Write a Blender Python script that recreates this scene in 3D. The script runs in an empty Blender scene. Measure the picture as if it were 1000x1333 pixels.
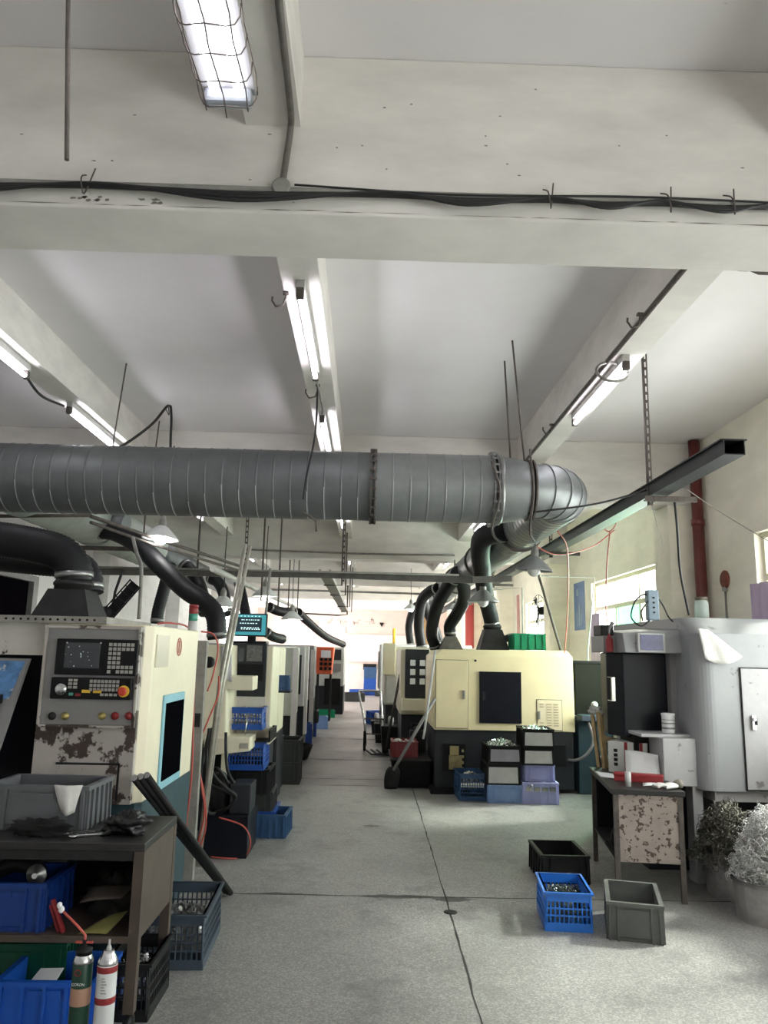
import bpy, bmesh, math, random
from mathutils import Vector, Matrix, Euler, noise
random.seed(7)
PI = math.pi
SC = bpy.context.scene
COL = SC.collection

# ------------------------------------------------------------------ camera
F = 1000.0
PITCH, YAW, ROLL, EYE = math.radians(10.45), math.radians(1.05), math.radians(1.2), 1.65
FW = Vector((math.sin(YAW)*math.cos(PITCH), math.cos(YAW)*math.cos(PITCH), math.sin(PITCH)))
_rt = Vector((math.cos(YAW), -math.sin(YAW), 0))
_up = _rt.cross(FW)
RT = math.cos(ROLL)*_rt + math.sin(ROLL)*_up
UP = -math.sin(ROLL)*_rt + math.cos(ROLL)*_up
CP = Vector((0, 0, EYE))
cam = bpy.data.cameras.new('camera')
cam.sensor_fit = 'VERTICAL'
cam.sensor_height = 36.0
cam.lens = 36.0*F/1333.0
cam.clip_start = .05
camo = bpy.data.objects.new('camera', cam)
COL.objects.link(camo)
M = Matrix((RT, UP, -FW)).transposed().to_4x4()
M.translation = CP
camo.matrix_world = M
SC.camera = camo

def _ray(px, py): return FW + RT*((px-500)/F) - UP*((py-666.5)/F)
def AY(px, py, Y):
    d = _ray(px, py); return CP + d*(Y/d.y)
def AX(px, py, X):
    d = _ray(px, py); return CP + d*(X/d.x)
def AZ(px, py, Z):
    d = _ray(px, py); return CP + d*((Z-EYE)/d.z)

# ------------------------------------------------------------------ materials
MATS = {}
def _new(name):
    m = bpy.data.materials.new(name); m.use_nodes = True
    nt = m.node_tree; b = nt.nodes['Principled BSDF']
    return m, nt, b
def mat(name, col, rough=.5, metal=0., var=.0, scale=6., bump=0., bscale=40., spec=.5, chips=None):
    """Painted / plain surface: base colour with a soft noise variation, optional worn chips (colour, amount, scale)."""
    m, nt, b = _new(name)
    b.inputs['Roughness'].default_value = rough
    b.inputs['Metallic'].default_value = metal
    b.inputs['Specular IOR Level'].default_value = spec
    c = (*col, 1)
    b.inputs['Base Color'].default_value = c
    L = nt.links.new
    if var or bump or chips:
        tc = nt.nodes.new('ShaderNodeTexCoord')
    out = None
    if var:
        n = nt.nodes.new('ShaderNodeTexNoise'); n.inputs['Scale'].default_value = scale
        n.inputs['Detail'].default_value = 6; n.inputs['Roughness'].default_value = .65
        L(tc.outputs['Object'], n.inputs['Vector'])
        r = nt.nodes.new('ShaderNodeValToRGB')
        r.color_ramp.elements[0].position = .3; r.color_ramp.elements[1].position = .7
        r.color_ramp.elements[0].color = (*[x*(1-var) for x in col], 1)
        r.color_ramp.elements[1].color = (*[min(1, x*(1+var*.5)) for x in col], 1)
        L(n.outputs['Fac'], r.inputs['Fac']); out = r.outputs['Color']
    if chips:
        cc, amt, cs = chips
        n2 = nt.nodes.new('ShaderNodeTexNoise'); n2.inputs['Scale'].default_value = cs
        n2.inputs['Detail'].default_value = 8; n2.inputs['Roughness'].default_value = .6
        L(tc.outputs['Object'], n2.inputs['Vector'])
        r2 = nt.nodes.new('ShaderNodeValToRGB')
        r2.color_ramp.elements[0].position = 1-amt; r2.color_ramp.elements[1].position = min(1, 1-amt+.03)
        L(n2.outputs['Fac'], r2.inputs['Fac'])
        mx = nt.nodes.new('ShaderNodeMix'); mx.data_type = 'RGBA'
        L(r2.outputs['Color'], mx.inputs['Factor'])
        if out: L(out, mx.inputs['A'])
        else: mx.inputs['A'].default_value = c
        mx.inputs['B'].default_value = (*cc, 1)
        out = mx.outputs['Result']
    if out: L(out, b.inputs['Base Color'])
    if bump:
        n3 = nt.nodes.new('ShaderNodeTexNoise'); n3.inputs['Scale'].default_value = bscale
        n3.inputs['Detail'].default_value = 4
        L(tc.outputs['Object'], n3.inputs['Vector'])
        bp = nt.nodes.new('ShaderNodeBump'); bp.inputs['Strength'].default_value = bump; bp.inputs['Distance'].default_value = .01
        L(n3.outputs['Fac'], bp.inputs['Height']); L(bp.outputs['Normal'], b.inputs['Normal'])
    MATS[name] = m
    return m
def emit(name, col, strength):
    m, nt, b = _new(name)
    b.inputs['Base Color'].default_value = (*col, 1)
    b.inputs['Emission Color'].default_value = (*col, 1)
    b.inputs['Emission Strength'].default_value = strength
    MATS[name] = m; return m
def glass(name, col, opaque=.15, rough=.1):
    m, nt, b = _new(name)
    out = nt.nodes['Material Output']; L = nt.links.new
    t = nt.nodes.new('ShaderNodeBsdfTransparent'); t.inputs['Color'].default_value = (*col, 1)
    b.inputs['Base Color'].default_value = (*col, 1); b.inputs['Roughness'].default_value = rough
    mx = nt.nodes.new('ShaderNodeMixShader'); mx.inputs[0].default_value = opaque
    L(t.outputs[0], mx.inputs[1]); L(b.outputs[0], mx.inputs[2]); L(mx.outputs[0], out.inputs['Surface'])
    MATS[name] = m; return m

# ------------------------------------------------------------------ geometry
def cr(pts, n=8):
    """Catmull-Rom through the points."""
    P = [Vector(p) for p in pts]
    if len(P) < 3: return P
    Q = [P[0]*2-P[1]] + P + [P[-1]*2-P[-2]]
    out = []
    for i in range(1, len(Q)-2):
        a, b, c, d = Q[i-1:i+3]
        for k in range(n):
            t = k/n
            out.append(.5*((2*b)+(c-a)*t+(2*a-5*b+4*c-d)*t*t+(3*b-a-3*c+d)*t**3))
    out.append(P[-1]); return out
def resample(pts, step):
    P = [Vector(p) for p in pts]; out = [P[0].copy()]; acc = 0
    for a, b in zip(P, P[1:]):
        L = (b-a).length
        while acc + L >= step and L > 1e-9:
            t = (step-acc)/L; a = a.lerp(b, t); out.append(a.copy()); L = (b-a).length; acc = 0
        acc += L
    if (out[-1]-P[-1]).length > step*.3: out.append(P[-1].copy())
    return out

class MB:
    def __init__(s): s.bm = bmesh.new(); s.mi = 0
    def _face(s, vs, smooth=False):
        try:
            f = s.bm.faces.new(vs); f.material_index = s.mi; f.smooth = smooth; return f
        except ValueError: return None
    def box(s, x0, y0, z0, x1, y1, z1, M=None):
        P = [(x0,y0,z0),(x1,y0,z0),(x1,y1,z0),(x0,y1,z0),(x0,y0,z1),(x1,y0,z1),(x1,y1,z1),(x0,y1,z1)]
        return s.hexa(P, M)
    def hexa(s, P, M=None):
        vs = [s.bm.verts.new(M @ Vector(p) if M else Vector(p)) for p in P]
        for q in ((3,2,1,0),(4,5,6,7),(0,1,5,4),(1,2,6,5),(2,3,7,6),(3,0,4,7)): s._face([vs[i] for i in q])
        return s
    def bar(s, a, b, w, h=None):
        """A straight square bar from a to b."""
        a, b = Vector(a), Vector(b); h = h or w; d = (b-a).normalized()
        u = d.cross(Vector((0,0,1)))
        if u.length < 1e-3: u = Vector((1,0,0))
        u.normalize(); v = u.cross(d).normalized(); u = u*w/2; v = v*h/2
        return s.hexa([a-u-v,b-u-v,b+u-v,a+u-v,a-u+v,b-u+v,b+u+v,a+u+v])
    def loft(s, rings, cap=True, smooth=True, closed=True):
        R = [[s.bm.verts.new(Vector(p)) for p in r] for r in rings]
        n = len(R[0])
        for A, B in zip(R, R[1:]):
            for i in range(n if closed else n-1):
                j = (i+1) % n; s._face([A[i],A[j],B[j],B[i]], smooth)
        if cap and closed:
            s._face(R[0][::-1]); s._face(R[-1])
        return R
    def tube(s, pts, r, n=8, cap=True, smooth=True):
        P = [Vector(p) for p in pts]; rr = r if callable(r) else (lambda i: r)
        T = []
        for i in range(len(P)):
            d = P[min(i+1, len(P)-1)]-P[max(i-1, 0)]
            T.append(d.normalized() if d.length > 1e-9 else Vector((0,0,1)))
        u = T[0].cross(Vector((0,0,1)))
        if u.length < 1e-2: u = T[0].cross(Vector((1,0,0)))
        u.normalize(); rings = []
        for i, p in enumerate(P):
            u = (u - T[i]*u.dot(T[i])); u.normalize(); v = T[i].cross(u)
            rings.append([p+(u*math.cos(2*PI*k/n)+v*math.sin(2*PI*k/n))*rr(i) for k in range(n)])
        return s.loft(rings, cap, smooth)
    def hose(s, pts, r, n=14, step=.012, depth=.07):
        P = resample(cr(pts, 14), step)
        return s.tube(P, lambda i: r*(1-depth*(i % 2)), n)
    def lathe(s, prof, o=(0,0,0), axis='Z', n=24, smooth=True, cap=True):
        o = Vector(o); rings = []
        for r, h in prof:
            ring = []
            for k in range(n):
                a = 2*PI*k/n; c, q = r*math.cos(a), r*math.sin(a)
                ring.append(o + (Vector((c,q,h)) if axis == 'Z' else Vector((c,h,q)) if axis == 'Y' else Vector((h,c,q))))
            rings.append(ring)
        return s.loft(rings, cap, smooth)
    def prism(s, poly, axis, a, b):
        def pt(u, v, w): return (u,v,w) if axis == 'Z' else (u,w,v) if axis == 'Y' else (w,u,v)
        s.loft([[pt(u,v,a) for u,v in poly],[pt(u,v,b) for u,v in poly]], True, False); return s
    def sheet(s, pts):
        s._face([s.bm.verts.new(Vector(p)) for p in pts]); return s
    def ball(s, c, r, sc=(1,1,1), n=12, M=None):
        mm = Matrix.Translation(Vector(c)) @ (M or Matrix.Identity(4)) @ Matrix.Diagonal((r*sc[0], r*sc[1], r*sc[2], 1))
        g = bmesh.ops.create_uvsphere(s.bm, u_segments=n, v_segments=max(6, n//2), radius=1, matrix=mm)
        for v in g['verts']:
            for f in v.link_faces: f.smooth = True; f.material_index = s.mi
        return s
    def build(s, name, mats, parent=None, loc=None, bev=0, thick=0, sub=0):
        if not isinstance(mats, (list, tuple)): mats = [mats]
        bmesh.ops.recalc_face_normals(s.bm, faces=s.bm.faces[:])
        org = Vector(loc) if loc is not None else (Vector(parent['_o']) if parent and '_o' in parent else Vector())
        if parent is None and loc is None and len(s.bm.verts):
            vs = [v.co for v in s.bm.verts]
            org = Vector((sum(v.x for v in vs)/len(vs), sum(v.y for v in vs)/len(vs), min(v.z for v in vs)))
        bmesh.ops.translate(s.bm, vec=-org, verts=s.bm.verts)
        me = bpy.data.meshes.new(name); s.bm.to_mesh(me); s.bm.free()
        for m in mats: me.materials.append(m)
        o = bpy.data.objects.new(name, me); COL.objects.link(o)
        if parent is None: o.location = org
        else:
            o.parent = parent
            o['_o'] = tuple(org)
        if bev:
            md = o.modifiers.new('edge', 'BEVEL'); md.width = bev; md.segments = 2; md.limit_method = 'ANGLE'
            md.harden_normals = False
        if thick:
            md = o.modifiers.new('thick', 'SOLIDIFY'); md.thickness = thick; md.offset = 0
        if sub:
            md = o.modifiers.new('smooth', 'SUBSURF'); md.levels = sub; md.render_levels = sub
        return o

def tag(o, label, cat, group=None, kind=None):
    o['label'] = label; o['category'] = cat
    if group: o['group'] = group
    if kind: o['kind'] = kind
    return o
def thing(name, label, cat, loc=(0,0,0), group=None):
    """Empty at the base; the parts are modelled in world space and hung under it."""
    o = bpy.data.objects.new(name, None); COL.objects.link(o)
    o.location = loc; o['_o'] = tuple(loc); o.empty_display_size = .1
    return tag(o, label, cat, group)
def struct(o):
    o['kind'] = 'structure'; return o
def dup(root, loc, rotz=0, label=None, group=None):
    r = root.copy(); COL.objects.link(r); r.location = loc; r.rotation_euler = (0, 0, rotz)
    if label: r['label'] = label
    if group: r['group'] = group
    for ch in list(root.children):
        c = ch.copy(); COL.objects.link(c); c.parent = r
        for g in list(ch.children):
            d = g.copy(); COL.objects.link(d); d.parent = c
    return r
def box_obj(name, m, x0, y0, z0, x1, y1, z1, parent=None, bev=0):
    b = MB(); b.box(x0,y0,z0,x1,y1,z1); return b.build(name, m, parent, bev=bev)
def text(name, body, size, m, parent, loc, rot=(PI/2,0,0), extrude=.0006):
    cu = bpy.data.curves.new(name, 'FONT'); cu.body = body; cu.size = size; cu.extrude = extrude
    cu.align_x = 'CENTER'; cu.align_y = 'CENTER'
    t = bpy.data.objects.new(name, cu); COL.objects.link(t)
    dg = bpy.context.evaluated_depsgraph_get()
    me = bpy.data.meshes.new_from_object(t.evaluated_get(dg))
    bpy.data.objects.remove(t)
    o = bpy.data.objects.new(name, me); COL.objects.link(o); me.materials.clear(); me.materials.append(m)
    o.parent = parent; org = Vector(parent['_o']) if parent else Vector()
    o.location = Vector(loc)-org; o.rotation_euler = rot; return o
# ------------------------------------------------------------------ palette
def plaster(name, col, stain=(.55,.5,.45), var=.08):
    m, nt, b = _new(name); L = nt.links.new
    tc = nt.nodes.new('ShaderNodeTexCoord')
    mp = nt.nodes.new('ShaderNodeMapping'); mp.inputs['Scale'].default_value = (.8, 1, 2.4)
    L(tc.outputs['Object'], mp.inputs['Vector'])
    n = nt.nodes.new('ShaderNodeTexNoise'); n.inputs['Scale'].default_value = 2.2; n.inputs['Detail'].default_value = 9; n.inputs['Roughness'].default_value = .62
    L(mp.outputs[0], n.inputs['Vector'])
    r = nt.nodes.new('ShaderNodeValToRGB')
    r.color_ramp.elements[0].position = .28; r.color_ramp.elements[1].position = .62
    r.color_ramp.elements[0].color = (*[x*(1-var*1.6) for x in col], 1); r.color_ramp.elements[1].color = (*col, 1)
    L(n.outputs['Fac'], r.inputs['Fac'])
    n2 = nt.nodes.new('ShaderNodeTexNoise'); n2.inputs['Scale'].default_value = 13; n2.inputs['Detail'].default_value = 5
    L(tc.outputs['Object'], n2.inputs['Vector'])
    r2 = nt.nodes.new('ShaderNodeValToRGB')
    r2.color_ramp.elements[0].position = .74; r2.color_ramp.elements[1].position = .78
    r2.color_ramp.elements[1].color = (.55,.55,.55,1)
    L(n2.outputs['Fac'], r2.inputs['Fac'])
    mx = nt.nodes.new('ShaderNodeMix'); mx.data_type = 'RGBA'
    L(r2.outputs['Color'], mx.inputs['Factor']); L(r.outputs['Color'], mx.inputs['A']); mx.inputs['B'].default_value = (*stain, 1)
    L(mx.outputs['Result'], b.inputs['Base Color'])
    b.inputs['Roughness'].default_value = .9; b.inputs['Specular IOR Level'].default_value = .2
    bp = nt.nodes.new('ShaderNodeBump'); bp.inputs['Strength'].default_value = .12; bp.inputs['Distance'].default_value = .01
    L(n.outputs['Fac'], bp.inputs['Height']); L(bp.outputs['Normal'], b.inputs['Normal'])
    return m
PL_CEIL = plaster('ceiling_plaster', (.80,.775,.785), var=.03)
PL_BEAM = plaster('beam_plaster', (.76,.725,.69), var=.13)
PL_LEFT = plaster('left_wall_plaster', (.80,.79,.78))
PL_RIGHT = plaster('right_wall_plaster', (.90,.855,.745))
PL_BACK = plaster('back_wall_plaster', (.74,.63,.57))

def floor_mat():
    m, nt, b = _new('terrazzo_floor'); L = nt.links.new
    tc = nt.nodes.new('ShaderNodeTexCoord')
    n = nt.nodes.new('ShaderNodeTexNoise'); n.inputs['Scale'].default_value = .9; n.inputs['Detail'].default_value = 8; n.inputs['Roughness'].default_value = .65
    L(tc.outputs['Object'], n.inputs['Vector'])
    r = nt.nodes.new('ShaderNodeValToRGB')
    r.color_ramp.elements[0].position = .3; r.color_ramp.elements[1].position = .68
    r.color_ramp.elements[0].color = (.225,.22,.216,1); r.color_ramp.elements[1].color = (.335,.33,.32,1)
    L(n.outputs['Fac'], r.inputs['Fac'])
    v = nt.nodes.new('ShaderNodeTexVoronoi'); v.inputs['Scale'].default_value = 130
    L(tc.outputs['Object'], v.inputs['Vector'])
    sp = nt.nodes.new('ShaderNodeSeparateColor'); L(v.outputs['Color'], sp.inputs[0])
    rv = nt.nodes.new('ShaderNodeValToRGB')
    rv.color_ramp.elements[0].position = 0; rv.color_ramp.elements[0].color = (.72,.72,.72,1)
    rv.color_ramp.elements[1].position = 1; rv.color_ramp.elements[1].color = (1.34,1.34,1.31,1)
    e = rv.color_ramp.elements.new(.55); e.color = (.95,.95,.95,1)
    L(sp.outputs[0], rv.inputs['Fac'])
    mu = nt.nodes.new('ShaderNodeMix'); mu.data_type = 'RGBA'; mu.blend_type = 'MULTIPLY'; mu.inputs['Factor'].default_value = 1
    L(r.outputs['Color'], mu.inputs['A']); L(rv.outputs['Color'], mu.inputs['B'])
    # oily dark patches
    n2 = nt.nodes.new('ShaderNodeTexNoise'); n2.inputs['Scale'].default_value = 2.6; n2.inputs['Detail'].default_value = 10; n2.inputs['Roughness'].default_value = .7
    L(tc.outputs['Object'], n2.inputs['Vector'])
    r2 = nt.nodes.new('ShaderNodeValToRGB'); r2.color_ramp.elements[0].position = .52; r2.color_ramp.elements[1].position = .72
    r2.color_ramp.elements[1].color = (.75,.75,.75,1)
    L(n2.outputs['Fac'], r2.inputs['Fac'])
    mx = nt.nodes.new('ShaderNodeMix'); mx.data_type = 'RGBA'
    L(r2.outputs['Color'], mx.inputs['Factor']); L(mu.outputs['Result'], mx.inputs['A']); mx.inputs['B'].default_value = (.12,.12,.12,1)
    L(mx.outputs['Result'], b.inputs['Base Color'])
    rr = nt.nodes.new('ShaderNodeMapRange'); rr.inputs['To Min'].default_value = .34; rr.inputs['To Max'].default_value = .6
    L(n.outputs['Fac'], rr.inputs['Value']); L(rr.outputs[0], b.inputs['Roughness'])
    b.inputs['Specular IOR Level'].default_value = .4
    bp = nt.nodes.new('ShaderNodeBump'); bp.inputs['Strength'].default_value = .08; bp.inputs['Distance'].default_value = .004
    L(v.outputs['Distance'], bp.inputs['Height']); L(bp.outputs['Normal'], b.inputs['Normal'])
    return m
M_FLOOR = floor_mat()
M_JOINT = mat('joint_dirt', (.035,.035,.033), .8, var=.4, scale=8)

M_TUBE = emit('lit_tube', (.95,.92,1.0), 13)
M_TUBE2 = emit('lit_guarded_tube', (.97,.95,1.0), 5.5)
M_BULB = emit('lit_bulb', (1,.98,.95), 22)
M_GALV = mat('galvanized_duct', (.15,.16,.165), .5, .45, var=.18, scale=5)
M_SEAMHI = mat('seam_highlight', (.55,.57,.58), .6)  # seam highlights painted as pale streaks on the lower duct ridges
M_WRAP = mat('wrapped_duct', (.40,.435,.41), .55, .2, var=.15, scale=7)
M_HOSE = mat('rubber_hose', (.011,.0115,.014), .5, 0, var=.3, scale=9, spec=.3)
M_HOOD = mat('hood_steel', (.028,.028,.029), .55, .2, var=.35, scale=9, spec=.3)
M_STEEL = mat('steel', (.33,.33,.33), .35, .9, var=.25, scale=20)
M_BRIGHT = mat('bright_steel', (.62,.62,.63), .25, 1., var=.2, scale=30)
M_RUST = mat('rusty_iron', (.13,.11,.10), .7, .4, var=.4, scale=14)
M_BLACK = mat('black_paint', (.007,.007,.008), .5, var=.3, scale=9, spec=.25)
M_DARK = mat('dark_iron', (.022,.022,.023), .6, .2, var=.4, scale=10, spec=.3)
M_CABLE = mat('black_cable', (.012,.012,.013), .5)
M_COND = mat('conduit', (.30,.29,.27), .6, .2, var=.3, scale=9)
M_CREAM = mat('cream_paint', (.80,.745,.57), .42, var=.07, scale=3)
M_CREAMD = mat('worn_cream_paint', (.44,.40,.375), .5, var=.14, scale=4, chips=((.055,.035,.03), .485, 7))
M_CREAMR = mat('cream_panel', (.88,.775,.50), .45, var=.06, scale=3)
M_PANEL = mat('grey_panel', (.25,.24,.245), .5, var=.12, scale=5)
M_GREYM = mat('grey_machine_paint', (.31,.315,.33), .42, var=.07, scale=4, chips=((.17,.17,.175), .37, 6))
M_GREYL = mat('light_grey_paint', (.42,.41,.425), .45, var=.12, scale=5, chips=((.2,.19,.19), .38, 8))
M_NAVY = mat('navy_paint', (.006,.007,.013), .42, var=.3, scale=6, spec=.25)
M_TEAL = mat('teal_base_paint', (.03,.065,.085), .5, var=.3, scale=6)
M_CHAR = mat('charcoal_paint', (.026,.028,.034), .5, var=.2, scale=7, spec=.3)
M_SCREEN = mat('screen_glass', (.05,.055,.065), .18)
M_KEY = mat('grey_keys', (.38,.36,.34), .5)
M_YEL = mat('yellow_keys', (.85,.55,.05), .4)
M_RED = mat('red_paint', (.27,.022,.025), .45, var=.2, scale=8)
M_GREEN = mat('green_plastic', (.0,.22,.10), .4, var=.15, scale=8)
M_WHITE = mat('white_paper', (.78,.78,.80), .8, var=.04, scale=9)
M_CLOTH = mat('white_cloth', (.70,.68,.66), .95, var=.12, scale=14, bump=.3)
M_BLUEC = mat('blue_plastic', (.012,.075,.36), .38, var=.15, scale=8)
M_BLUEL = mat('faded_blue_plastic', (.22,.34,.60), .45, var=.15, scale=8)
M_LAV = mat('lavender_plastic', (.40,.42,.72), .45, var=.12, scale=8)
M_BLUED = mat('dusty_blue_plastic', (.03,.085,.20), .5, var=.2, scale=8)
M_SLATE = mat('slate_plastic', (.05,.07,.10), .5, var=.25, scale=8)
M_GREYC = mat('grey_crate_plastic', (.115,.12,.132), .45, var=.15, scale=8)
M_GREYP = mat('pale_grey_plastic', (.52,.52,.52), .5, var=.15, scale=8)
M_GREEND = mat('dark_grey_green_plastic', (.035,.039,.037), .5, var=.25, scale=8)
M_BLK = mat('black_plastic', (.011,.011,.012), .5, var=.3, scale=8, spec=.3)
M_REDH = mat('red_air_hose', (.50,.09,.07), .45)
M_BROWN = mat('brown_steel_panel', (.085,.062,.05), .55, .1, var=.25, scale=5)
M_TOP = mat('oily_steel_top', (.03,.028,.028), .45, .15, var=.4, scale=7)
M_PITTED = mat('pitted_painted_steel', (.36,.30,.27), .55, .1, var=.22, scale=6, chips=((.075,.05,.042), .44, 26))
M_WOOD = mat('old_wood', (.42,.30,.15), .7, var=.35, scale=6)
M_PIPE = mat('red_oxide_pipe', (.15,.030,.028), .5, var=.3, scale=6)
M_SHADE = mat('enamel_shade', (.30,.31,.31), .4, .2, var=.15, scale=9)
M_WIN = glass('window_glass', (.93,.97,.95), .12, .15)
M_WING = glass('green_window_glass', (.45,.85,.65), .25, .15)
M_FRAME = mat('window_frame', (.62,.60,.45), .5, var=.12, scale=6)
M_CURT = mat('purple_curtain', (.50,.40,.55), .9)
M_JAR = glass('jar_glass', (.9,.95,.93), .18, .05)
M_SWARF = mat('bright_swarf', (.90,.87,.86), .4, .6, var=.35, scale=25)
M_SWARFD = mat('oily_swarf', (.20,.19,.16), .4, .8, var=.5, scale=20)
M_DRUM = mat('drum_steel', (.40,.38,.38), .45, .5, var=.3, scale=9)
M_RAG = mat('black_rag', (.005,.005,.006), .85, var=.4, scale=14)
M_RAGS = mat('black_plastic_bag', (.007,.007,.008), .35, var=.3, scale=14)
M_LBLUE = mat('light_blue_trim', (.25,.50,.60), .5, var=.1)
M_STICK = mat('blue_sticker', (.10,.24,.50), .35, var=.5, scale=16, chips=((.45,.45,.48), .42, 12))
M_ORANGE = mat('orange_plastic', (.75,.13,.05), .45, var=.12)
M_OLIVE = mat('olive_panel', (.013,.013,.009), .6, var=.2, spec=.15)
# ------------------------------------------------------------------ room shell
XL, XR, YF, YB, ZC = -4.6, 3.35, -5.0, 32.6, 3.85
struct(box_obj('floor', M_FLOOR, XL-.3, YF-.3, -.12, XR+.3, YB+.3, 0))
struct(box_obj('ceiling', PL_CEIL, XL-.3, YF-.3, ZC, XR+.3, YB+.3, ZC+.15))
WZ0, WZ1 = 1.05, 2.75
WIN = [(-3.6,1.6), (2.95,6.55), (8.67,11.5), (13.75,16.3), (18.6,21.2), (23.6,26.2)]
b = MB()
ys = [YF-.3] + [y for w in WIN for y in w] + [YB+.3]
for i in range(0, len(ys), 2): b.box(XR, ys[i], 0, XR+.24, ys[i+1], ZC)
for y0, y1 in WIN: b.box(XR, y0, 0, XR+.24, y1, WZ0); b.box(XR, y0, WZ1, XR+.24, y1, ZC)
struct(b.build('wall_right', PL_RIGHT))
b = MB(); b.box(XL-.24,YF-.3,0,XL,25.0,ZC); b.box(XL-.24,30.8,0,XL,YB+.3,ZC); b.box(XL-.24,25.0,3.1,XL,30.8,ZC)
struct(b.build('wall_left', PL_LEFT))      # added unseen side opening that lets light into the back
struct(box_obj('wall_back', PL_BACK, XL, YB, 0, XR, YB+.24, ZC))
b = MB(); b.box(XL,YF-.24,0,XR,YF,ZC)
struct(b.build('wall_front', PL_LEFT))
# windows of the right wall: frame, transom, sashes and panes
for k, (y0, y1) in enumerate(WIN):
    zt = 2.36; n = 4 if y1-y0 > 3 else 3
    b = MB(); x = XR+.06; w = .05
    b.box(x, y0, WZ0, x+.07, y0+w, WZ1); b.box(x, y1-w, WZ0, x+.07, y1, WZ1)
    b.box(x, y0+w, WZ0, x+.07, y1-w, WZ0+w); b.box(x, y0+w, WZ1-w, x+.07, y1-w, WZ1)
    b.box(x-.01, y0+w, zt-.03, x+.07, y1-w, zt+.03)
    for j in range(1, n):
        yy = y0+(y1-y0)*j/n
        b.box(x, yy-.03, WZ0+w, x+.06, yy+.03, zt-.03); b.box(x, yy-.02, zt+.03, x+.06, yy+.02, WZ1-w)
    wo = struct(b.build('window_%d' % (k+1), M_FRAME))
    wo['_o'] = tuple(wo.location)
    for j in range(n):
        ya, yb = y0+(y1-y0)*j/n+.03, y0+(y1-y0)*(j+1)/n-.03
        box_obj('pane', M_WING if (k == 2 and j == 1) else M_WIN, x+.025, ya, WZ0+w, x+.033, yb, zt-.03, wo)
        box_obj('pane', M_WIN, x+.025, ya, zt+.03, x+.033, yb, WZ1-w, wo)
    box_obj('sill', PL_RIGHT, XR-.05, y0-.08, WZ0-.06, XR+.05, y1+.08, WZ0, wo)
# dark window high in the left wall
b = MB()
for a in ((8.0,1.6,10.55,1.68),(8.0,2.5,10.55,2.58),(8.0,1.68,8.08,2.5),(10.4,1.68,10.55,2.5)): b.box(XL, a[0], a[1], XL+.12, a[2], a[3])
wl = struct(b.build('window_7', M_PANEL)); wl['_o'] = tuple(wl.location)
box_obj('pane', mat('dark_glass', (.004,.003,.005), .6, spec=0), XL+.02, 8.08, 1.68, XL+.05, 10.4, 2.5, wl)
# ceiling beams across the hall and between them
BEAMS = [-2.5, 2.53, 7.62, 12.83, 17.72, 22.7, 27.6]
for k, y in enumerate(BEAMS): struct(box_obj('trim_%d' % (k+1), PL_BEAM, XL, y, 3.2, XR, y+.32, ZC, bev=.008))
for k, (x0, x1) in enumerate([(-2.48,-2.28), (-.49,-.29), (1.5,1.72)]):
    b = MB(); yy = [YF]+[v for y in BEAMS for v in (y, y+.32)]+[YB]
    for i in range(0, len(yy), 2): b.box(x0, yy[i], 3.55, x1, yy[i+1], ZC)
    struct(b.build('trim_%d' % (k+8), PL_BEAM))
# pilasters
for k, y in enumerate(BEAMS[1:]):
    struct(box_obj('trim_%d' % (k+11), PL_RIGHT, 3.03, y, 0, XR, y+.42, 3.2))
    struct(box_obj('trim_%d' % (k+21), PL_LEFT, XL, y, 0, XL+.3, y+.42, 3.2))
struct(box_obj('baseboard_back', mat('pale_dado', (.70,.68,.62), .7, var=.15, scale=2), XL+.3, YB-.02, 0, 3.03, YB, 1.15))
# floor joints
def joint(pts, w):
    b = MB(); L = []
    P = resample(pts, .12)
    for i, p in enumerate(P):
        d = (P[min(i+1,len(P)-1)]-P[max(i-1,0)]).normalized(); s = Vector((-d.y, d.x, 0))
        ww = w*(.5+random.random()*.9)
        q = p + s*(random.random()-.5)*.008
        L.append([q+s*ww/2+Vector((0,0,.0015)), q-s*ww/2+Vector((0,0,.0015))])
    b.loft(L, False, False, False)
    return b
b = joint([(.615,32,0),(.613,9.6,0),(.584,5.43,0),(.566,4.0,0),(.555,1.5,0)], .011)
struct(b.build('trim_31', M_JOINT))
for k, y in enumerate((5.71, 10.7, 12.6, 15.6, 20.4)):
    struct(joint([(-3.2,y+.02,0),(-.4,y,0),(.6,y-.01,0),(3.2,y-.01,0)], .013 if k == 0 else .03).build('trim_%d' % (k+32), M_JOINT))
b = MB(); b.lathe([(.045,0),(.045,.003),(.02,.004)], (.588,5.39,0), n=12)
tag(b.build('floor_anchor', M_DARK), 'small dark round anchor plug on the floor joint crossing', 'anchor')

for k, (x, y, rx, ry) in enumerate(((.28,5.70,.30,.045),(-.55,5.73,.20,.03),(.62,5.66,.16,.05),(-.15,10.2,.45,.04),(.1,7.9,.10,.05),(-.3,12.55,.5,.06),(.25,15.5,.6,.09))):
    b = MB(); rnd = random.Random(k); n = 26
    b.sheet([(x+rx*math.cos(2*PI*j/n)*(.55+.6*rnd.random()), y+ry*math.sin(2*PI*j/n)*(.5+.7*rnd.random()), .0008) for j in range(n)])
    struct(b.build('trim_%d' % (k+41), mat('oil_stain', (.075,.075,.072), .5) if k == 0 else MATS['oil_stain']))
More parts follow.
